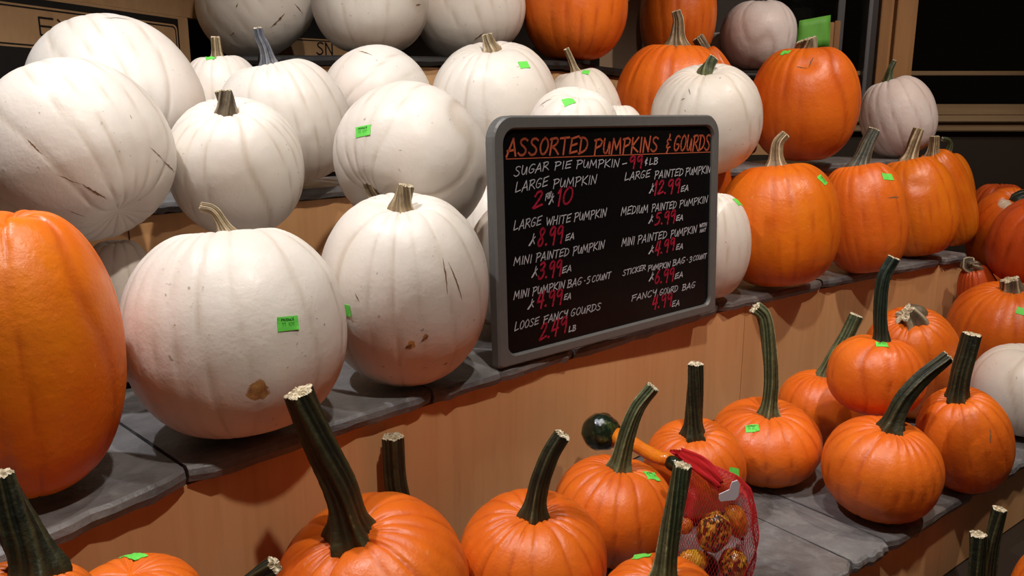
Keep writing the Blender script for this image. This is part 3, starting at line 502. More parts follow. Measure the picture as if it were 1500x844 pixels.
def slab_row(P, ztop, depth, cuts, label, thick=.022, gap=.0022, mat=None, nm='slate_slab', rt='slate_ledge'):
    root = empty(rt, (0, 1.5, 0)); tag(root, label, 'shelf', None if mat else 'slate ledges of the tiered stand'); mat = mat or M['slate']
    tot = sum(seglen(P)); cl = corner_lens(P); cuts = [c for c in cuts if 0 < c < tot]; cuts = [0] + cuts + [tot]
    for s0, s1 in zip(cuts[:-1], cuts[1:]):
        s0 += gap; s1 -= gap
        ss = sorted(set([s0, s1] + [s0 + (s1-s0)*k/14 for k in range(1, 14)] + [c for c in cl if s0+.01 < c < s1-.01]))
        na = at_len(P, s0 + 1e-4)[1]; nb_ = at_len(P, s1 - 1e-4)[1]
        dz = rs.uniform(-.0022, .0008); bm = bmesh.new(); rows = []
        for k, s in enumerate(ss):
            p, nn = at_len(P, s); u = (s-s0)/(s1-s0); nn = (na*(1-u) + nb_*u).normalized()
            j = rs.uniform(-.0035, .0025); chip = .010 if (k in (0, len(ss)-1)) else 0
            th = thick + rs.uniform(-.002, .002)
            pr = []
            for (off, z) in ((j + chip + .002, -th), (j + chip - .002, -th*.55), (j + chip, -.004), (j + chip + .005, 0), (depth*.33, rs.uniform(-.0008, .0008)), (depth*.66, rs.uniform(-.0008, .0008)), (depth, 0), (depth, -th)):
                q = p + nn*off; pr.append(bm.verts.new((q.x, q.y - 1.5, ztop + dz + z)))
            rows.append(pr)
        m_ = len(rows[0])
        for a, b in zip(rows[:-1], rows[1:]):
            for i in range(m_): bm.faces.new((a[i], a[(i+1) % m_], b[(i+1) % m_], b[i]))
        bm.faces.new(rows[0][::-1]); bm.faces.new(rows[-1]); bmesh.ops.recalc_face_normals(bm, faces=bm.faces[:])
        me = bpy.data.meshes.new(nm); bm.to_mesh(me); bm.free(); link(nm, me, mat, root, False)
def riser_row(P, z0, z1, inset, cuts, mat, label, t=.018):
    root = empty('stand_riser', (0, 1.5, 0)); tag(root, label, 'display stand', 'wooden risers of the tiered stand')
    tot = sum(seglen(P)); cl = corner_lens(P); cuts = [0] + [c for c in cuts if c < tot] + [tot]
    for s0, s1 in zip(cuts[:-1], cuts[1:]):
        s0 += .0012; s1 -= .0012
        ss = [s0] + [c for c in cl if s0+.01 < c < s1-.01] + [s1]; A = []; B = []
        for s in ss:
            p, nn = at_len(P, s); n0 = at_len(P, max(0, s-.02))[1]; n1 = at_len(P, min(tot, s+.02))[1]; nn = (n0+n1).normalized()
            q = p + nn*inset; A.append((q.x, q.y-1.5)); q = p + nn*(inset+t); B.append((q.x, q.y-1.5))
        extrude_poly('riser_panel', A + B[::-1], z0, z1, mat, root)
    return root
def near_len(P, x, y):
    best = min(((at_len(P, s*.005)[0] - Vector((x, y))).length, s*.005) for s in range(int(sum(seglen(P))/.005))); return best[1]
c2 = [near_len(E2_, -.41, .93) + k for k in (-.35, 0, .40)] + [near_len(E2_, .12, 1.45), near_len(E2_, .49, 1.81), near_len(E2_, .82, 2.065), near_len(E2_, 1.32, 2.41)]
slab_row(E2_, 1.07, .36, c2, 'middle grey slate ledge carrying the big white and orange pumpkins and the price board')
c1 = [.4, .78, 1.15, near_len(E1_, .30, .93), near_len(E1_, .573, 1.205), near_len(E1_, .66, 1.27), near_len(E1_, .93, 1.48), near_len(E1_, 1.3, 1.76)]
slab_row(E1_, .77, .54, c1, 'lower grey slate ledge with the small long-stemmed orange pumpkins')
slab_row(E3_, 1.35, .24, [.35, .72, 1.1, 1.5, 1.9, 2.3], 'upper grey slate ledge glimpsed between the second layer of white pumpkins')
slab_row(E4_, 1.64, .36, [.4, .8, 1.2, 1.6], 'black-coloured top ledge board under the rearmost row of pumpkins', mat=M['boxblack'], nm='ledge_board', rt='top_ledge')  # coloured black so the ledge reads as the dark gap there
p2 = near_len(E2_, .575, 1.877)
riser_row(E2_, .774, 1.0425, .016, [.10, p2 - 1.15, p2, p2 + .92], M['maple'], 'light maple riser panels between the lower and middle ledges')
riser_row(E1_, .585, .7425, .022, [.6, 1.35, near_len(E1_, .576, 1.208), near_len(E1_, 1.2, 1.69)], M['maple'], 'light maple riser panels under the lower ledge, shaded at bottom right')
r3 = riser_row(E3_, 1.074, 1.3225, .016, [.9, 1.8], M['maple'], 'shaded maple riser panels under the upper ledge')
riser_row(E4_, 1.354, 1.6125, .016, [1.0], M['kraft'], 'brown riser panels under the top ledge, behind the pumpkins')
# end board of the middle tier, and the lowest ledge
eb = empty('end_board', (1.462, 2.765, .774))
extrude_poly('end_panel', [(-.034, -.238), (-.016, -.238), (.048, .28), (.03, .28)], 0, .2685, M['maple'], eb)
tag(eb, 'pale maple board closing the right end of the middle tier', 'panel')
E0_ = [(.35, .55), (.75, .87), (1.30, 1.30), (2.2, 1.95)]
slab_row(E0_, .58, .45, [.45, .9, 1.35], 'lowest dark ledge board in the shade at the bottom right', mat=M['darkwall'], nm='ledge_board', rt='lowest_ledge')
riser_row(E0_, 0.002, .5525, .02, [.8], M['maple'], 'maple panels under the lowest ledge, below the frame')

# ---------------------------------------------------------------- pumpkins
def noise3(d, rg, k0, n_=7):
    out = np.zeros(d.shape[0])
    for i in range(n_):
        k = rg.normal(size=3) * k0; out += np.sin(d @ k + rg.uniform(0, 6.28))
    return out / n_
STYLE = dict(white=(15, .020, .50), pink=(14, .030, .6), orange=(19, .030, .9), amber=(15, .022, .6), red=(14, .04, 1.))
def make_pumpkin(key, d, nu=126, nv=54):
    seed = sum(ord(c)*(i+3) for i, c in enumerate(key)); rg = np.random.default_rng(seed)
    root = empty('pumpkin', (d['c'][0], d['c'][1], d['bot'] + .0015))
    org = np.array(root.location); ctr = np.array(d['c']) - org
    ax = np.array(d['n']); ax = ax/np.linalg.norm(ax)
    e1 = np.cross(ax, [0.31, .93, .2]); e1 /= np.linalg.norm(e1); e2 = np.cross(ax, e1)
    a, b = d['a'], d['b']; nr, dep, wl = STYLE[d['col']]; nr = nr + int(rg.integers(-2, 3))
    th = np.linspace(0, 2*np.pi, nu, endpoint=False); t = np.linspace(-np.pi/2, np.pi/2, nv)
    T, H = np.meshgrid(t, th, indexing='ij'); T = T.ravel(); H = H.ravel()
    ph = H*nr/(2*np.pi) + .55*np.sin(H*2+rg.uniform(0, 6)) + .4*np.sin(H*3+rg.uniform(0, 6)) + .12*np.sin(3*T)
    fr = ph - np.floor(ph); dist = np.abs(fr-.5)*2       # 1 at rib borders
    rib_id = np.floor(ph).astype(int) % nr; amp = rg.uniform(.35, 1.35, nr)[rib_id]; 
    amp2 = rg.uniform(.35, 1.35, nr+1)
    amp = np.where(fr < .5, amp2[rib_id], amp2[(rib_id+1) % (nr+1)])
    g = np.exp(-((1-dist)/.085)**2); lobe = dist**2.6
    ct = np.abs(np.cos(T)); sq = .80 if key in ('D7', 'D8', 'D9', 'D10', 'D11') else .88; r = a*ct**sq; z = np.sign(T)*b*np.abs(np.sin(T))**(sq+.06)
    polar = .75 + np.where(T > 0, .9, .1)*np.abs(np.sin(T))**3
    r = r*(1 - dep*amp*polar*(.62*g + .70*lobe*wl))
    up = T > 0
    z = z - np.where(up, b*.15*np.exp(-(r/(.30*a))**2), -b*.10*np.exp(-(r/(.34*a))**2))
    z = z - np.where(up, 1, -.15)*b*dep*1.5*amp*(.4*g + .8*lobe)*np.abs(np.sin(T))**4*np.clip(r/(.2*a), 0, 1)
    dv = np.stack([np.cos(T)*np.cos(H), np.cos(T)*np.sin(H), np.sin(T)], 1)
    lump = 1 + .013*noise3(dv, rg, 2.2) + .005*noise3(dv, rg, 7) + .002*noise3(dv, rg, 16)
    P = (np.outer(r*np.cos(H), e1) + np.outer(r*np.sin(H), e2) + np.outer(z, ax)) * lump[:, None]
    P = P + ctr
    P[:, 2] = np.maximum(P[:, 2], .0)                    # settled flat on what carries it
    Wp = P + org
    for (q, w_, dd) in d.get('dent', []):
        k = np.exp(-(np.linalg.norm((Wp - np.array(q))*[1, 1, 1.6], axis=1)/w_)**2); P -= np.outer(k*dd, (lambda v: v/np.linalg.norm(v))(np.array(q)-np.array(d['c'])))
    stain = np.zeros(len(P)); scar = np.zeros(len(P))
    for (q, w_) in d.get('stain', []): stain = np.maximum(stain, np.exp(-(np.linalg.norm(Wp-np.array(q), axis=1)/w_)**2))
    if 'scar' in d: scar = np.exp(-(np.linalg.norm(Wp-np.array(d['scar']), axis=1)/.02)**2)
    if key == 'A1':
        q = np.array(SPOTTY); stain = np.maximum(stain, .62*np.exp(-(np.linalg.norm(Wp-q, axis=1)/.035)**2))
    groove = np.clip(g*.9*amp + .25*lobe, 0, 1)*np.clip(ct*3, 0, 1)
    bot = P[:nu].mean(0); top = P[-nu:].mean(0)
    V = np.vstack([P[nu:-nu], bot, top]); n_ = nv-2; ib = n_*nu; it = ib+1
    F = [(i*nu+j, i*nu+(j+1) % nu, (i+1)*nu+(j+1) % nu, (i+1)*nu+j) for i in range(n_-1) for j in range(nu)]
    F += [(ib, (j+1) % nu, j) for j in range(nu)] + [(it, (n_-1)*nu+j, (n_-1)*nu+(j+1) % nu) for j in range(nu)]
    pick = lambda A: np.append(A[nu:-nu], [0, 0])
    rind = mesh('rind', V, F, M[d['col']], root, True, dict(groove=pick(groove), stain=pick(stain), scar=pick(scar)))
    bvh = BVHTree.FromPolygons([Vector(v) for v in V], F)
    if 'stem' in d: make_stem(root, org, ax, bvh, rg, *d['stem'])
    for tg_ in d.get('tag', []): make_sticker(root, org, bvh, tg_, key in ('D2', 'E2', 'A7', 'A4', 'A11', 'D7'))
    for sc_ in d.get('scr', []): make_scratch(root, org, bvh, *sc_)
    return root
SPOTTY = (-.115, .865, .935)

def make_stem(root, org, ax, bvh, rg, pts, radii, kind):
    P = [np.array(p) - org for p in pts]
    hit = bvh.ray_cast(Vector(P[0] + ax*.05), Vector(-ax))[0]
    if hit is not None: P[0] = P[0]*.35 + np.array(hit)*.65
    star = kind.startswith('star')
    P = [P[0] - ax*.016] + P
    # catmull-rom samples
    Q = []; PP = [2*P[0]-P[1]] + P + [2*P[-1]-P[-2]]
    for i in range(1, len(PP)-2):
        m = 3 if i == 1 else 7
        for s in range(m):
            u = s/m; a, b, c, e = PP[i-1:i+3]
            Q.append(.5*((2*b)+(c-a)*u+(2*a-5*b+4*c-e)*u*u+(3*b-a-3*c+e)*u**3))
    Q.append(P[-1]); Q = np.array(Q); seg = np.r_[0, np.cumsum(np.linalg.norm(np.diff(Q, axis=0), axis=1))]; L = seg[-1]
    s = seg/L; L0 = .016/L
    nu = 84; ph = np.linspace(0, 2*np.pi, nu, endpoint=False); tw = rg.uniform(-1.2, 1.2); p0 = rg.uniform(0, 6.28)
    lob = 5; V = []; ridge = []; streak = []; foot = []
    am = rg.uniform(.6, 1.3, 10)
    T0 = None; X = None
    for i, q in enumerate(Q):
        tn = Q[min(i+1, len(Q)-1)] - Q[max(i-1, 0)]; tn /= np.linalg.norm(tn)
        if X is None: X = np.cross(tn, [.1, 1, .2])
        X = X - tn*(X@tn); X /= np.linalg.norm(X); Y = np.cross(tn, X)
        u = max(0, (s[i]-L0)/(1-L0)); fl = math.exp(-(u*L/(.007 + radii[0]*.30))**1.3)
        R0 = radii[1]*(1-u) + radii[2]*u; R_ = R0 + (radii[0]*.92-R0)*fl
        a_ = ph + tw*u + p0
        rr = .96 + (.16+.12*fl)*(1 - 1.7*np.abs(np.sin(lob*a_/2))**1.0 + .6) + .035*np.cos(13*a_+u*3) - .10*(.16+.12*fl) + .02*np.sin(u*23+p0)
        rr = rr/rr.mean()
        if star: rr = 1 + .26*np.cos(lob*a_) + .06*np.cos(3*a_)
        if i == len(Q)-1: q_off = (rg.uniform(-.0014, .0014, nu))[:, None]*tn
        else: q_off = 0
        V.append(q + R_*(np.outer(rr*np.cos(ph), X) + np.outer(rr*np.sin(ph), Y)) + q_off)
        ridge.append((rr - rr.min())/(rr.max()-rr.min()+1e-6)); streak.append(np.clip(.5+.27*np.cos(14*a_+.9+u)+.27*np.cos(9*a_+p0)*np.cos(2*a_), 0, 1)); foot.append(np.full(nu, fl))
    m = len(V); V = np.vstack(V)
    F = [(i*nu+j, i*nu+(j+1) % nu, (i+1)*nu+(j+1) % nu, (i+1)*nu+j) for i in range(m-1) for j in range(nu)]
    F.append(tuple(range(nu))[::-1])
    st = mesh('stem', V, F, SM[kind], root, True, dict(ridge=np.concatenate(ridge), streak=np.concatenate(streak), foot=np.concatenate(foot)))
    # broken, paler end
    E = V[-nu:]; cc = E.mean(0); tn = (Q[-1]-Q[-2]); tn /= np.linalg.norm(tn); VV = [E*1.0]
    hs = (.0045 if star else .0022)
    for k, f_ in enumerate((.86, .5, .2)):
        VV.append(cc + (E-cc)*f_ + np.outer(rg.uniform(.2, 1, nu)*hs*(1 if k < 2 else .3), tn))
    VV.append((cc + tn*0.0004)[None]); VV = np.vstack(VV)
    F = [(i*nu+j, i*nu+(j+1) % nu, (i+1)*nu+(j+1) % nu, (i+1)*nu+j) for i in range(3) for j in range(nu)] + [(3*nu+j, 3*nu+(j+1) % nu, 4*nu) for j in range(nu)]
    mesh('cut_end', VV, F, M['cut'], st, False)

def make_scratch(root, org, bvh, p, q, w):
    p = np.array(p) - org; q = np.array(q) - org; V = []; F = []; m = 14; rg = np.random.default_rng(int(abs(p[0])*1e4))
    ctr = np.array(bvh.find_nearest(Vector((0, 0, 0)))[0])*0
    for i in range(m):
        u = i/(m-1); c = p + (q-p)*u; loc, nn, _, _ = bvh.find_nearest(Vector(c)); nn = np.array(nn); loc = np.array(loc)
        sd = np.cross(nn, (q-p)/np.linalg.norm(q-p)); ww = w*math.sin(math.pi*min(.96, max(.04, u)))*rg.uniform(.5, 1.3); off = sd*rg.uniform(-.4, .4)*w
        V += [loc + off - sd*ww + nn*.0005, loc + off + sd*ww + nn*.0005]
    F = [(2*i, 2*i+1, 2*i+3, 2*i+2) for i in range(m-1)]
    mesh('scratch', V, F, M['scratch'], root)

def make_sticker(root, org, bvh, tg_, printed):
    c, nn, u, v = [np.array(x) for x in tg_]; c = c - org; nn = nn/np.linalg.norm(nn)
    def surf(a, b, lift):
        q = c + a*u + b*v
        h = bvh.ray_cast(Vector(q + nn*.05), Vector(-nn))
        if h[0] is None: return q + nn*lift
        return np.array(h[0]) + nn*lift
    gx, gy = 7, 5; V = []; curl = lambda a, b: .0006 + .0012*max(0, a*b)**2
    for lift in (0, .0004):
        for j in range(gy):
            for i in range(gx):
                a = -1+2*i/(gx-1); b = -1+2*j/(gy-1); V.append(surf(a, b, curl(a, b)+lift))
    n_ = gx*gy; F = []
    for j in range(gy-1):
        for i in range(gx-1):
            k = j*gx+i; F.append((k+n_, k+1+n_, k+1+gx+n_, k+gx+n_)); F.append((k, k+gx, k+1+gx, k+1))
    rim = [i for i in range(gx)] + [j*gx+gx-1 for j in range(1, gy)] + [(gy-1)*gx+i for i in range(gx-2, -1, -1)] + [j*gx for j in range(gy-2, 0, -1)]
    for a, b in zip(rim, rim[1:]+rim[:1]): F.append((a, b, b+n_, a+n_))
    so = mesh('price_sticker', V, F, M['sticker'], root, False)
    if printed:
        V = []; F = []
        def line(text, y, h, x0, x1, w):
            for (p, q) in text_strokes(text, x0, y, x1, y, h, h, 0):
                a = surf(p[0], -p[1], .0013); b = surf(q[0], -q[1], .0013); dd = b-a; L = np.linalg.norm(dd)
                if L < 1e-6: continue
                s_ = np.cross(dd/L, nn)*w; k = len(V); V.extend([a-s_, a+s_, b+s_, b-s_]); F.append((k, k+1, k+2, k+3))
        line('PRODUCE', .38, .34, -.65, .6, .00032); line('11', -.35, .55, -.6, -.2, .00025); line('1011', -.35, .5, 0, .6, .00018)
        mesh('print', V, F, M['ink'], so, False)

# hand-drawn capitals, one list of polylines per character on a 4 x 6 grid
GL = {
'A': [[(0, -.3), (2.2, 6), (3.6, 0)], [(.2, 1.7), (3.3, 2.1)]],
'B': [[(.6, 0), (.8, 6)], [(.2, 5.8), (2.8, 5.8), (3.4, 4.7), (2.4, 3.4), (.8, 3.1)], [(.8, 3.1), (3, 2.9), (3.8, 1.6), (2.8, .2), (.2, 0)]],
'C': [[(3.8, 5.2), (2.9, 6), (1.5, 5.5), (.4, 3.5), (.3, 1.5), (1.2, .1), (2.6, .2), (3.6, 1.2)]],
'D': [[(.8, 5.8), (.5, 0)], [(0, 5.7), (2.2, 5.8), (3.7, 4.5), (3.9, 2.6), (2.8, .9), (.1, .0)]],
'E': [[(.9, 5.5), (.4, .3)], [(.6, 5.5), (3.9, 6.3)], [(.5, 2.9), (3.3, 3.6)], [(.4, .3), (3.6, .9)]],
'F': [[(.8, 5.7), (.4, -.3)], [(.1, 5.5), (4, 6.1)], [(.4, 2.9), (3.4, 3.4)]],
'G': [[(3.7, 5.3), (2.6, 6), (1.2, 5.2), (.3, 3), (.5, .9), (1.7, .1), (3.1, .9), (3.6, 2.6), (1.9, 2.7)]],
'H': [[(.5, 6), (.3, 0)], [(3.4, 6.2), (3.2, 0)], [(.3, 2.9), (3.4, 3.2)]],
'I': [[(2, 6), (1.8, 0)]],
'K': [[(.6, 6), (.5, -.2)], [(3.7, 6.1), (.6, 2.6), (3.9, .2)]],
'L': [[(.7, 6), (.4, .1), (3.6, .9)]],
'M': [[(.1, -.2), (.5, 5.9), (1.9, 1.6), (3.2, 6), (3.7, -.1)]],
'N': [[(.3, -.1), (.5, 5.8), (3.1, .2), (3.6, 6.3)]],
'O': [[(2.2, 6), (.9, 5), (.3, 2.8), (.9, .5), (2.1, .1), (3.4, 1.5), (3.8, 3.7), (3.1, 5.5), (2.0, 6)]],
'P': [[(.9, 5.8), (.6, -.5)], [(.1, 5.5), (2.6, 6), (3.9, 5), (3.2, 3.4), (.9, 2.4)]],
'R': [[(.8, 5.8), (.4, -.1)], [(.1, 5.4), (2.7, 6), (3.6, 4.9), (2.8, 3.5), (.7, 2.6), (2.2, 2.3), (4, .1)]],
'S': [[(3.6, 5.3), (2.4, 6), (.9, 5.4), (1, 4), (2.6, 2.9), (3.4, 1.7), (2.7, .3), (1.2, 0), (.2, .9)]],
'T': [[(0, 5.7), (4, 6)], [(2.1, 5.9), (1.9, -.1)]],
'U': [[(.5, 6), (.3, 1.6), (1.2, .1), (2.4, .7), (3.3, 5.8), (3.4, .0)]],
'W': [[(.1, 5.9), (1, 0), (2, 4.6), (3, 0), (3.9, 6)]],
'Y': [[(.4, 6), (.7, 3.4), (2.2, 3), (3.3, 5.9)], [(3.3, 5.9), (2.9, 2), (2.4, -.6)]],
'&': [[(3.2, 4.6), (1.2, 4.9), (.6, 3.9), (2.1, 3.2), (.7, 2.7), (.8, 1.6), (3.2, 2)], [(2.3, 6.6), (2.1, 5.1)], [(1.8, 1.2), (1.0, -.2)]],
'-': [[(.3, 2.4), (3.8, 2.9)]], '·': [[(1.5, 2.8), (2.5, 3)]], '.': [[(1.6, .1), (2.4, .3)]],
'¢': [[(3.4, 4.3), (1.4, 4.4), (.6, 3), (1.4, 1.5), (3.3, 1.7)], [(2.5, 6), (1.8, 0)]],
'$': [[(2.6, 6), (2.2, 3.6), (3.9, .3)], [(.2, .4), (2.1, 3), (3.8, 4.2)], [(.8, .2), (2.3, 2.4)]],
'0': [[(2.2, 6), (.8, 4.8), (.3, 2.6), (.9, .5), (2.1, .1), (3.4, 1.4), (3.8, 3.7), (3.2, 5.5), (2.0, 6)]],
'1': [[(.6, 4.4), (2.4, 6), (2.1, -.1)]],
'2': [[(.8, 4.4), (1.8, 5.9), (3.3, 5.7), (3.3, 4.2), (1.6, 1.6), (.2, 0), (3.9, .9)]],
'3': [[(.8, 5.2), (2.4, 6), (3.6, 5), (2.6, 3.6), (1.3, 3.1)], [(1.3, 3.1), (3.2, 3), (3.6, 1.5), (2.3, .1), (.9, .1), (.3, 1)]],
'4': [[(1.6, 5.9), (.4, 2), (3.7, 2.4)], [(3.2, 6), (2.7, -.4)]],
'5': [[(3.6, 5.9), (1.1, 5.7), (.9, 3.4), (2.6, 3.8), (3.6, 2.3), (2.6, .3), (.6, .1)]],
'6': [[(2.9, 6), (1.2, 4), (.4, 1.8), (1.3, .1), (3, .6), (3.5, 2.2), (2.4, 3.3), (.7, 2.4)]],
'8': [[(3.2, 5.3), (1.9, 6), (.8, 4.9), (1.6, 3.4), (3.2, 1.9), (2.6, .2), (1, .1), (.4, 1.5), (2, 3.1), (3.4, 4.4), (3.2, 5.3)]],
'9': [[(3.4, 5.2), (2, 6), (.6, 4.6), (.9, 3.1), (2.3, 3), (3.6, 5), (3.3, -.4)]],
}
def text_strokes(text, u0, v0, u1, v1, h0, h1, slant=.0):
    wts = [(.42 if c in 'I1' else .35 if c in '.·' else 1.12 if c in 'MW' else .9) for c in text]; tot = sum(wts); acc = 0; out = []
    for c, w_ in zip(text, wts):
        a0 = acc/tot; a1 = (acc+w_*.90)/tot; acc += w_
        for pl_ in GL.get(c, []):
            # rounded by one Chaikin pass
            q = [np.array(p, float) for p in pl_]
            if len(q) > 5:
                r_ = [q[0]]
                for A, B in zip(q[:-1], q[1:]): r_ += [A*.75+B*.25, A*.25+B*.75]
                q = r_ + [q[-1]]
            S = []
            for p in q:
                gx = (p[0]-2)/4*(.45 if c in 'I1' and False else 1)+.5
                f = a0 + (a1-a0)*gx; h = h0+(h1-h0)*f
                S.append((u0+(u1-u0)*f + slant*h*(p[1]/6-.5), v0+(v1-v0)*f + h*p[1]/6))
            out += list(zip(S[:-1], S[1:]))
    return out
def sup(x, y, bot, a, b): return dict(c=(x, y, bot+b), a=a, b=b, n=(0, 0, 1), col='orange', bot=bot)
PUMPKINS['S1'] = sup(-.405, .585, .77, .085, .108)
PUMPKINS['S3'] = sup(1.72, 2.68, .77, .09, .09)
PUMPKINS['S4'] = sup(1.86, 3.02, .77, .10, .10)
for k, d in PUMPKINS.items():
    lab, g = LABELS[k]
    big = d['a']*1177/max(.5, d['c'][1])
    hid = k in ('S1', 'S3', 'S4', 'H1', 'H2')
    r_ = make_pumpkin(k, d, 60 if hid else (150 if big > 90 else 110), 26 if hid else (64 if big > 90 else 48))
    tag(r_, lab, 'pumpkin', GROUP[g])

# ---------------------------------------------------------------- price board
U = Vector((.74866, .66295, 0)); Vv = Vector((-.02545, .02874, .99926)); Nn = U.cross(Vv)
P0 = Vector((-.02566, 1.31154, 1.0725))
sign = empty('price_board', P0)
tag(sign, 'black marker price board in a grey frame with handwritten pumpkin and gourd prices', 'sign')
def sp(u, v, d=0.): return U*u + Vv*v + Nn*d
def rrect(x0, y0, x1, y1, rt, rb, n_=8):
    pts = []
    for cx, cy, r, a0 in ((x1-rt, y1-rt, rt, 0), (x0+rt, y1-rt, rt, 90), (x0+rb, y0+rb, rb, 180), (x1-rb, y0+rb, rb, 270)):
        for k in range(n_+1):
            a = math.radians(a0 + 90*k/n_); pts.append((cx+r*math.cos(a), cy+r*math.sin(a)))
    return pts
O_ = rrect(0, 0, .629, .4235, .042, .006); I_ = rrect(.0235, .0193, .6075, .4010, .026, .018); n_ = len(O_)
lay = [(O_, -.012), (O_, .004), (rrect(.003, .003, .626, .4205, .040, .006), .0075), (rrect(.0205, .0163, .6105, .4040, .028, .020), .0075), (I_, .0035), (I_, -.004)]
V = [sp(x, y, d) for L_, d in lay for (x, y) in L_]
F = [(i*n_+j, i*n_+(j+1) % n_, (i+1)*n_+(j+1) % n_, (i+1)*n_+j) for i in range(5) for j in range(n_)]
F.append(tuple(range(n_))[::-1])
mesh('frame', V, F, M['frame'], sign, False)
Bd = rrect(.0225, .0183, .6085, .4020, .027, .019)
V = [sp(x, y, -.003) for x, y in Bd] + [sp(x, y, 0) for x, y in Bd]; F = [tuple(range(n_, 2*n_))] + [(j, (j+1) % n_, n_+(j+1) % n_, n_+j) for j in range(n_)]
mesh('board', V, F, M['board'], sign, False)
def ribbon(segs, w_, d):
    V = []; F = []
    for (p, q) in segs:
        dx, dy = q[0]-p[0], q[1]-p[1]; L_ = math.hypot(dx, dy)
        if L_ < 1e-6: continue
        dx /= L_; dy /= L_; e_ = w_*.45; k = len(V)
        for (x, y) in ((p[0]-dx*e_-dy*w_*.6, p[1]-dy*e_+dx*w_*.6), (p[0]-dx*e_+dy*w_*.6, p[1]-dy*e_-dx*w_*.6), (q[0]+dx*e_+dy*w_*.6, q[1]+dy*e_-dx*w_*.6), (q[0]+dx*e_-dy*w_*.6, q[1]+dy*e_+dx*w_*.6)):
            V.append(sp(x, y, d))
        F.append((k, k+1, k+2, k+3))
    return V, F
WID = dict(o=.0026, r=.0026, w=.00130)
for (t_, ink, u0, v0, u1, v1, h0, h1, wt) in LETTERING:
    sl = .22 if ink != 'o' else .16
    V, F = ribbon(text_strokes(t_, u0, v0, u1, v1, h0, h1, sl), WID[ink]*(.75+.45*wt), .0006)
    mesh('lettering', V, F, M[ink], sign, False)
V, F = ribbon([((UNDERLINE[0], UNDERLINE[1]), (UNDERLINE[2], UNDERLINE[3]))], .0012, .0005); mesh('underline', V, F, M['o'], sign, False)
# wire easel foot behind the board
def tube(name, pts, r, mat, parent, seg=8):
    V = []; pts = [Vector(p) for p in pts]
    for i, p in enumerate(pts):
        t_ = (pts[min(i+1, len(pts)-1)] - pts[max(i-1, 0)]).normalized(); x = t_.cross(Vector((.3, .2, .93))); x.normalize(); y = t_.cross(x)
        V += [p + (x*math.cos(2*math.pi*k/seg) + y*math.sin(2*math.pi*k/seg))*r for k in range(seg)]
    F = [(i*seg+j, i*seg+(j+1) % seg, (i+1)*seg+(j+1) % seg, (i+1)*seg+j) for i in range(len(pts)-1) for j in range(seg)] + [tuple(range(seg))[::-1], tuple(range((len(pts)-1)*seg, len(pts)*seg))]
    return mesh(name, V, F, mat, parent)

# ---------------------------------------------------------------- boxes at the back
def carton(a, b, z0, z1, depth, mat, label, printed=None, text=None):
    a = Vector((*a, z0)); b = Vector((*b, z0)); u = (b-a).normalized(); L_ = (b-a).length; back = Vector((-u.y, u.x, 0))
    root = empty('carton', a)
    up = Vector((0, 0, 1)); H_ = z1-z0
    def P_(x, z, y=0): return u*x + up*z + back*y
    def slab(name, x0, x1, zz0, zz1, y0, y1, m_, par=root):
        V = [P_(x, z, y) for y in (y0, y1) for (x, z) in ((x0, zz0), (x1, zz0), (x1, zz1), (x0, zz1))]
        return mesh(name, V, [(0, 1, 2, 3), (7, 6, 5, 4), (0, 4, 5, 1), (1, 5, 6, 2), (2, 6, 7, 3), (3, 7, 4, 0)], m_, par, False)
    slab('body', 0, L_, 0, H_, .0, depth, mat)
    slab('flap', 0.001, L_-.001, H_, H_+.003, .0, depth*.49, mat); slab('flap', .001, L_-.001, H_, H_+.003, depth*.51, depth, mat)
    if printed:
        (x0, x1, q0, q1, bx0, bx1, bz0, bz1) = printed
        pn = slab('printed_panel', bx0, bx1, bz0, bz1, -.0012, 0, M['boxblack'])
        def frame(x0, x1, z0_, z1_, m_, w_, y):
            o = rrect(x0, z0_, x1, z1_, .012, .012, 5); i = rrect(x0+w_, z0_+w_, x1-w_, z1_-w_, .010, .010, 5); k = len(o)
            V = [P_(x, z, y) for x, z in o] + [P_(x, z, y) for x, z in i]
            mesh('label_border', V, [(j, (j+1) % k, k+(j+1) % k, k+j) for j in range(k)], m_, pn, False)
        lb = rrect(x0, q0, x1, q1, .012, .012, 5)
        V = [P_(x, z, -.0016) for x, z in lb]; mesh('label_field', V, [tuple(range(len(lb)))], M['kraft'], pn, False)
        frame(x0+.004, x1-.004, q0+.004, q1-.004, M['boxblack'], .0035, -.0020)
        for (tt, tx0, tx1, tz, th) in text:
            segs = text_strokes(tt, tx0, tz, tx1, tz, th, th, 0); V = []; F = []
            for (p, q) in segs:
                p = Vector(p); q = Vector(q); d_ = (q-p)
                if d_.length < 1e-6: continue
                d_.normalize(); s_ = Vector((-d_.y, d_.x))*.0022; e_ = d_*.001; k = len(V)
                V += [P_(w2.x, w2.y, -.0022) for w2 in (p-e_-s_, p-e_+s_, q+e_+s_, q+e_-s_)]; F.append((k, k+1, k+2, k+3))
            mesh('lettering', V, F, M['boxblack'], pn, False)
    tag(root, label, 'box', 'cardboard cartons behind the pumpkins')
    return root
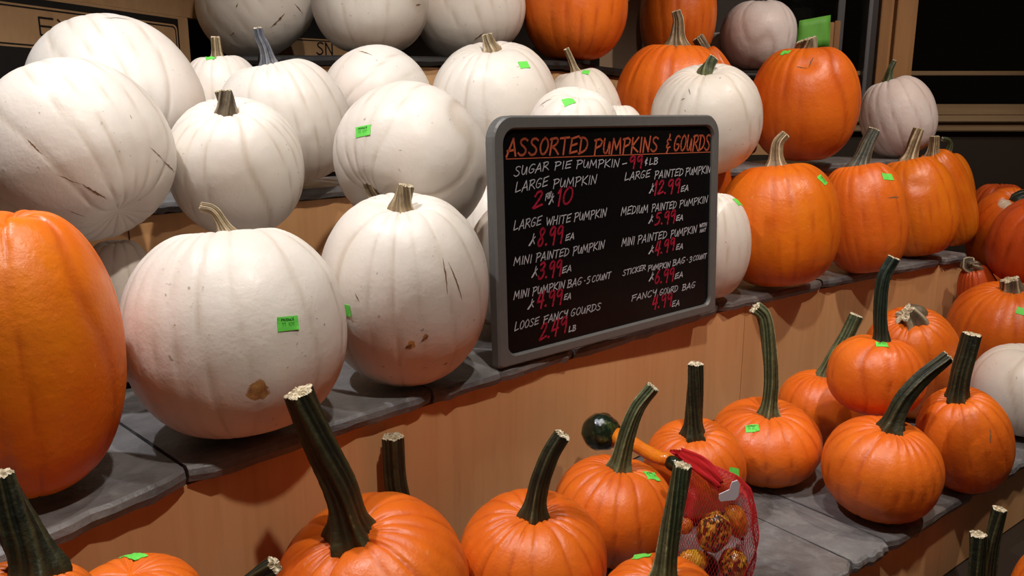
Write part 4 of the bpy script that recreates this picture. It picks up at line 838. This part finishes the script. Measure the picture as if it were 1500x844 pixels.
# box letters are plain printed capitals
GL['X'] = [[(.2, 6), (3.8, 0)], [(3.8, 6), (.2, 0)]]
keep = {c: GL[c] for c in 'ESNC'}
GL['E'] = [[(3.6, 6), (.4, 6), (.4, 0), (3.6, 0)], [(.4, 3.1), (3.1, 3.1)]]
GL['N'] = [[(.4, 0), (.4, 6), (3.6, 0), (3.6, 6)]]
dz = 1.35
carton((-1.11, 1.565), (-.856, 2.222), dz, 1.742, .34, M['kraft'], 'large carton printed black with a bordered label reading EXC, behind the left white pumpkins',
       (.10, .662, .285, .373, .012, .668, .012, .388), [('EXC', .255, .40, .314, .036)])
carton((-1.115, 1.56), (-.84, 2.262), 1.7455, 1.98, .36, M['kraft'], 'plain brown carton resting on the black printed carton')
carton((-.74, 2.44), (-.42, 2.68), 1.64, 1.90, .15, M['kraft'], 'dark carton with label ending in SN between the two leftmost top pumpkins',
       (.02, .385, .016, .080, .006, .394, .004, .25), [('SN', .178, .236, .034, .036)])
GL.update(keep)
carton((.31, 2.95), (.462, 2.97), 1.6425, 1.775, .15, M['kraft_shaded'], 'kraft carton in a shaded tone behind the top orange pumpkins, lower of the stacked pair')
carton((.30, 2.955), (.455, 2.975), 1.7785, 1.95, .15, M['kraft_shaded'], 'kraft carton in a shaded tone behind the top orange pumpkins, upper of the stacked pair')

# ---------------------------------------------------------------- gourds and the red mesh bag
def mat_gourd(name, c1, c2, lo, hi, sc=40, rough=.22):
    n = N(name, rough, .6); v = n.noise(sc, 3, n.co((1, 1, .6)))
    n.color(n.mix(n.ramp(v, [(lo, 0.), (hi, 1.)]), c1, c2)); n.bump(n.noise(90, 3), .6, .003); return n.m
GM = dict(dark=mat_gourd('dark_green_gourd', (.008, .014, .007), (.06, .08, .02), .55, .75, 55, .12),
          neck=mat_gourd('orange_gourd_neck', (.75, .22, .012), (.62, .13, .01), .4, .7, 30, .15),
          tip=mat_gourd('black_gourd_tip', (.008, .011, .006), (.03, .035, .01), .5, .8, 50, .1),
          mix=mat_gourd('mottled_gourd', (.025, .03, .015), (.70, .34, .04), .46, .56, 150, .2),
          orange=mat_gourd('warty_orange_gourd', (.72, .19, .02), (.78, .33, .04), .4, .7, 60, .3),
          yellow=mat_gourd('warty_yellow_gourd', (.80, .48, .04), (.75, .26, .02), .45, .65, 60, .3))
def blob(name, c, ax, a, b, mat, parent, org, warts=.0, seed=1, ribs=0, nu=56, nv=36):
    rg = np.random.default_rng(seed); ax = np.array(ax, float); ax /= np.linalg.norm(ax); e1 = np.cross(ax, [.3, .9, .25]); e1 /= np.linalg.norm(e1); e2 = np.cross(ax, e1)
    t = np.linspace(-np.pi/2, np.pi/2, nv); th = np.linspace(0, 2*np.pi, nu, endpoint=False); T, H = np.meshgrid(t, th, indexing='ij'); T = T.ravel(); H = H.ravel()
    dv = np.stack([np.cos(T)*np.cos(H), np.cos(T)*np.sin(H), np.sin(T)], 1); w = np.zeros(len(T))
    if warts:
        for _ in range(90):
            q = rg.normal(size=3); q /= np.linalg.norm(q); w += np.exp(-((1-dv@q)/.012))*rg.uniform(.5, 1)
    k = 1 + warts*np.minimum(w, 1.2) + ribs*np.cos(8*H)*np.cos(T) + .02*noise3(dv, rg, 2)
    P = (np.outer(a*np.cos(T)*np.cos(H), e1) + np.outer(a*np.cos(T)*np.sin(H), e2) + np.outer(b*np.sin(T), ax))*k[:, None] + np.array(c) - np.array(org)
    F = [(i*nu+j, i*nu+(j+1) % nu, (i+1)*nu+(j+1) % nu, (i+1)*nu+j) for i in range(nv-1) for j in range(nu)]
    return mesh(name, P, F, mat, parent)
gd = empty('bottle_gourd', (.165, 1.40, .886))
blob('bulb', (.165, 1.40, .922), (.9, -.2, .1), .034, .036, GM['dark'], gd, gd.location, .07, 3)
go = Vector(gd.location)
def taper(name, pts, rads, mat, parent, seg=20):
    V = []
    for i, p in enumerate(pts):
        p = Vector(p); t_ = (Vector(pts[min(i+1, len(pts)-1)]) - Vector(pts[max(i-1, 0)])).normalized(); x = t_.cross(Vector((.1, .2, .97))).normalized(); y = t_.cross(x)
        V += [p - go + (x*math.cos(6.2832*k/seg) + y*math.sin(6.2832*k/seg))*rads[i] for k in range(seg)]
    F = [(i*seg+j, i*seg+(j+1) % seg, (i+1)*seg+(j+1) % seg, (i+1)*seg+j) for i in range(len(pts)-1) for j in range(seg)] + [tuple(range(seg))[::-1], tuple(range((len(pts)-1)*seg, len(pts)*seg))]
    return mesh(name, V, F, mat, parent)
A_ = Vector((.190, 1.385, .917)); B_ = Vector((.271, 1.288, .915))
taper('neck', [A_.lerp(B_, k/8) + Vector((0, 0, .003*math.sin(k*.8))) for k in range(9)], [.020, .0155, .0135, .0125, .012, .0125, .0125, .0118, .0112], GM['neck'], gd)
blob('tip', (.277, 1.281, .9125), (.6, -.7, 0), .0135, .018, GM['tip'], gd, gd.location, 0, 5)
tag(gd, 'glossy gourd with dark warty bulb, orange neck and black tip, against the panel', 'gourd', 'small gourds')

BC = np.array([.335, 1.19, .835])
def place_gourd(px, lab, a, b, ax, m_, warts, seed, ribs=0):
    r_ = empty('gourd', (px[0], px[1], px[2]-min(a, b)))
    blob('skin', px, ax, a, b, GM[m_], r_, r_.location, warts, seed, ribs)
    e_ = np.array(ax, float); e_ /= np.linalg.norm(e_); s0 = Vector(np.array(px) + e_*b*.9) - r_.location; s1 = s0 + Vector(e_)*.010
    tube('stem', [s0, s0.lerp(s1, .5), s1], .003, SM['dark2'], r_)
    tag(r_, lab, 'gourd', 'small gourds'); return r_
place_gourd((.304, 1.103, .884), 'egg-shaped mottled black and orange gourd in the middle of the mesh bag', .0245, .032, (.30, -.1, .95), 'mix', .05, 11, .01)
place_gourd((.344, 1.132, .886), 'warty orange gourd at the right side of the mesh bag', .0175, .029, (.35, .1, -.9), 'orange', .07, 12)
place_gourd((.276, 1.104, .836), 'warty yellow gourd low at the left side of the mesh bag', .0155, .023, (.9, .2, -.2), 'yellow', .08, 13)
place_gourd((.336, 1.102, .831), 'half yellow, half dark green gourd at the bottom of the mesh bag', .0215, .023, (.2, .1, .9), 'mix', .05, 14)
place_gourd((.266, 1.130, .880), 'small round orange gourd at the left side of the mesh bag', .0125, .014, (0, -.1, 1), 'orange', .05, 15)
place_gourd((.322, 1.132, .950), 'long warty orange gourd at the top of the mesh bag', .0165, .033, (.8, .1, -.5), 'orange', .08, 16)
place_gourd((.300, 1.130, .806), 'dark green gourd deep at the foot of the mesh bag', .0235, .024, (0, 0, 1), 'dark', .05, 17)

bag = empty('mesh_bag', (.300, 1.118, .773))
bo = np.array(bag.location)
# bag surface: rings from the floor up, drawn towards the gathered neck at upper left
prof = [(.0, (.302, 1.118), .006, .010), (.0, (.302, 1.118), .040, .036), (.008, (.302, 1.118), .054, .048), (.035, (.303, 1.118), .062, .054), (.070, (.304, 1.118), .065, .056),
        (.110, (.306, 1.118), .065, .056), (.145, (.310, 1.120), .060, .051), (.172, (.308, 1.123), .051, .043), (.190, (.300, 1.128), .039, .032), (.203, (.284, 1.133), .024, .020), (.213, (.266, 1.138), .010, .009), (.224, (.250, 1.142), .010, .008)]
def ring(f):
    i = min(int(f), len(prof)-2); u = f-i; p, q = prof[i], prof[i+1]; u2 = u*u*(3-2*u) if False else u
    return (p[0]*(1-u)+q[0]*u, (p[1][0]*(1-u)+q[1][0]*u, p[1][1]*(1-u)+q[1][1]*u), p[2]*(1-u)+q[2]*u, p[3]*(1-u)+q[3]*u)
rgb = np.random.default_rng(8)
nu, nv = 92, 66; V = []
fz = [noise3(np.array([[math.cos(a), math.sin(a), 0]])*1.0, np.random.default_rng(3), 4)[0] for a in np.linspace(0, 6.2832, nu, endpoint=False)]
for i in range(nv):
    z, c_, rx, ry = ring(i/(nv-1)*(len(prof)-1))
    for j in range(nu):
        a = 2*math.pi*(j + (.5 if i % 2 else 0))/nu; k = 1 + .05*math.sin(a*5+z*40) + .03*math.sin(a*9 - z*60)
        V.append((c_[0]+rx*k*math.cos(a)-bo[0], c_[1]+ry*k*math.sin(a)-bo[1], .7725+z-bo[2]))
F = []
for i in range(0, nv-2):
    for j in range(nu):
        o_ = i % 2   # diamond cells
        a0 = i*nu+j; l_ = (i+1)*nu+((j-1+o_) % nu); r2 = (i+1)*nu+((j+o_) % nu); t_ = (i+2)*nu+j
        F.append((a0, r2, t_, l_))
net = mesh('netting', V, F, M['net'], bag, False); wm = net.modifiers.new('wire', 'WIREFRAME'); wm.thickness = .00075; wm.use_even_offset = False; wm.use_boundary = True
net['kind'] = 'stuff'
# gathered strip of denser red mesh and the white tag
V = []; F = []; n1, n2 = 24, 8
for i in range(n1):
    u = i/(n1-1); c_ = Vector((.252, 1.128, 1.002)).lerp(Vector((.302, 1.072, .975)), u) + Vector((0, -.012*math.sin(u*3.14), .008*math.sin(u*3.14))); wd = .005 + .009*math.sin(u*2.6+.2)
    for j in range(n2):
        v_ = j/(n2-1)-.5; V.append(c_ + Vector((-.35, .1, -1)).normalized()*wd*2*v_ + Vector((.2, -.9, 0))*.003*math.sin(v_*14+u*6) - bag.location)
F = [(i*n2+j, i*n2+j+1, (i+1)*n2+j+1, (i+1)*n2+j) for i in range(n1-1) for j in range(n2-1)]
gs = mesh('gathered_strip', V, F, M['net'], bag); mo = gs.modifiers.new('s', 'SOLIDIFY'); mo.thickness = .0012
tq = Vector((.309, 1.054, .975)); hx = [(-.016, -.011), (-.013, -.015), (.010, -.015), (.015, -.009), (.016, .009), (.012, .015), (.003, .013), (.0, .002), (-.016, -.004)]
V = [tq + Vector((.95*x, .2*x, y)) - bag.location for x, y in hx] + [tq + Vector((.95*x, .2*x + .0015, y)) - bag.location for x, y in hx]; k = len(hx)
mesh('tag', V, [tuple(range(k)), tuple(range(k, 2*k))[::-1]] + [(j, (j+1) % k, k+(j+1) % k, k+j) for j in range(k)], M['clothtag'], bag, False)
tag(bag, 'red plastic mesh bag of small gourds with a white tag, standing on the slate', 'bag')
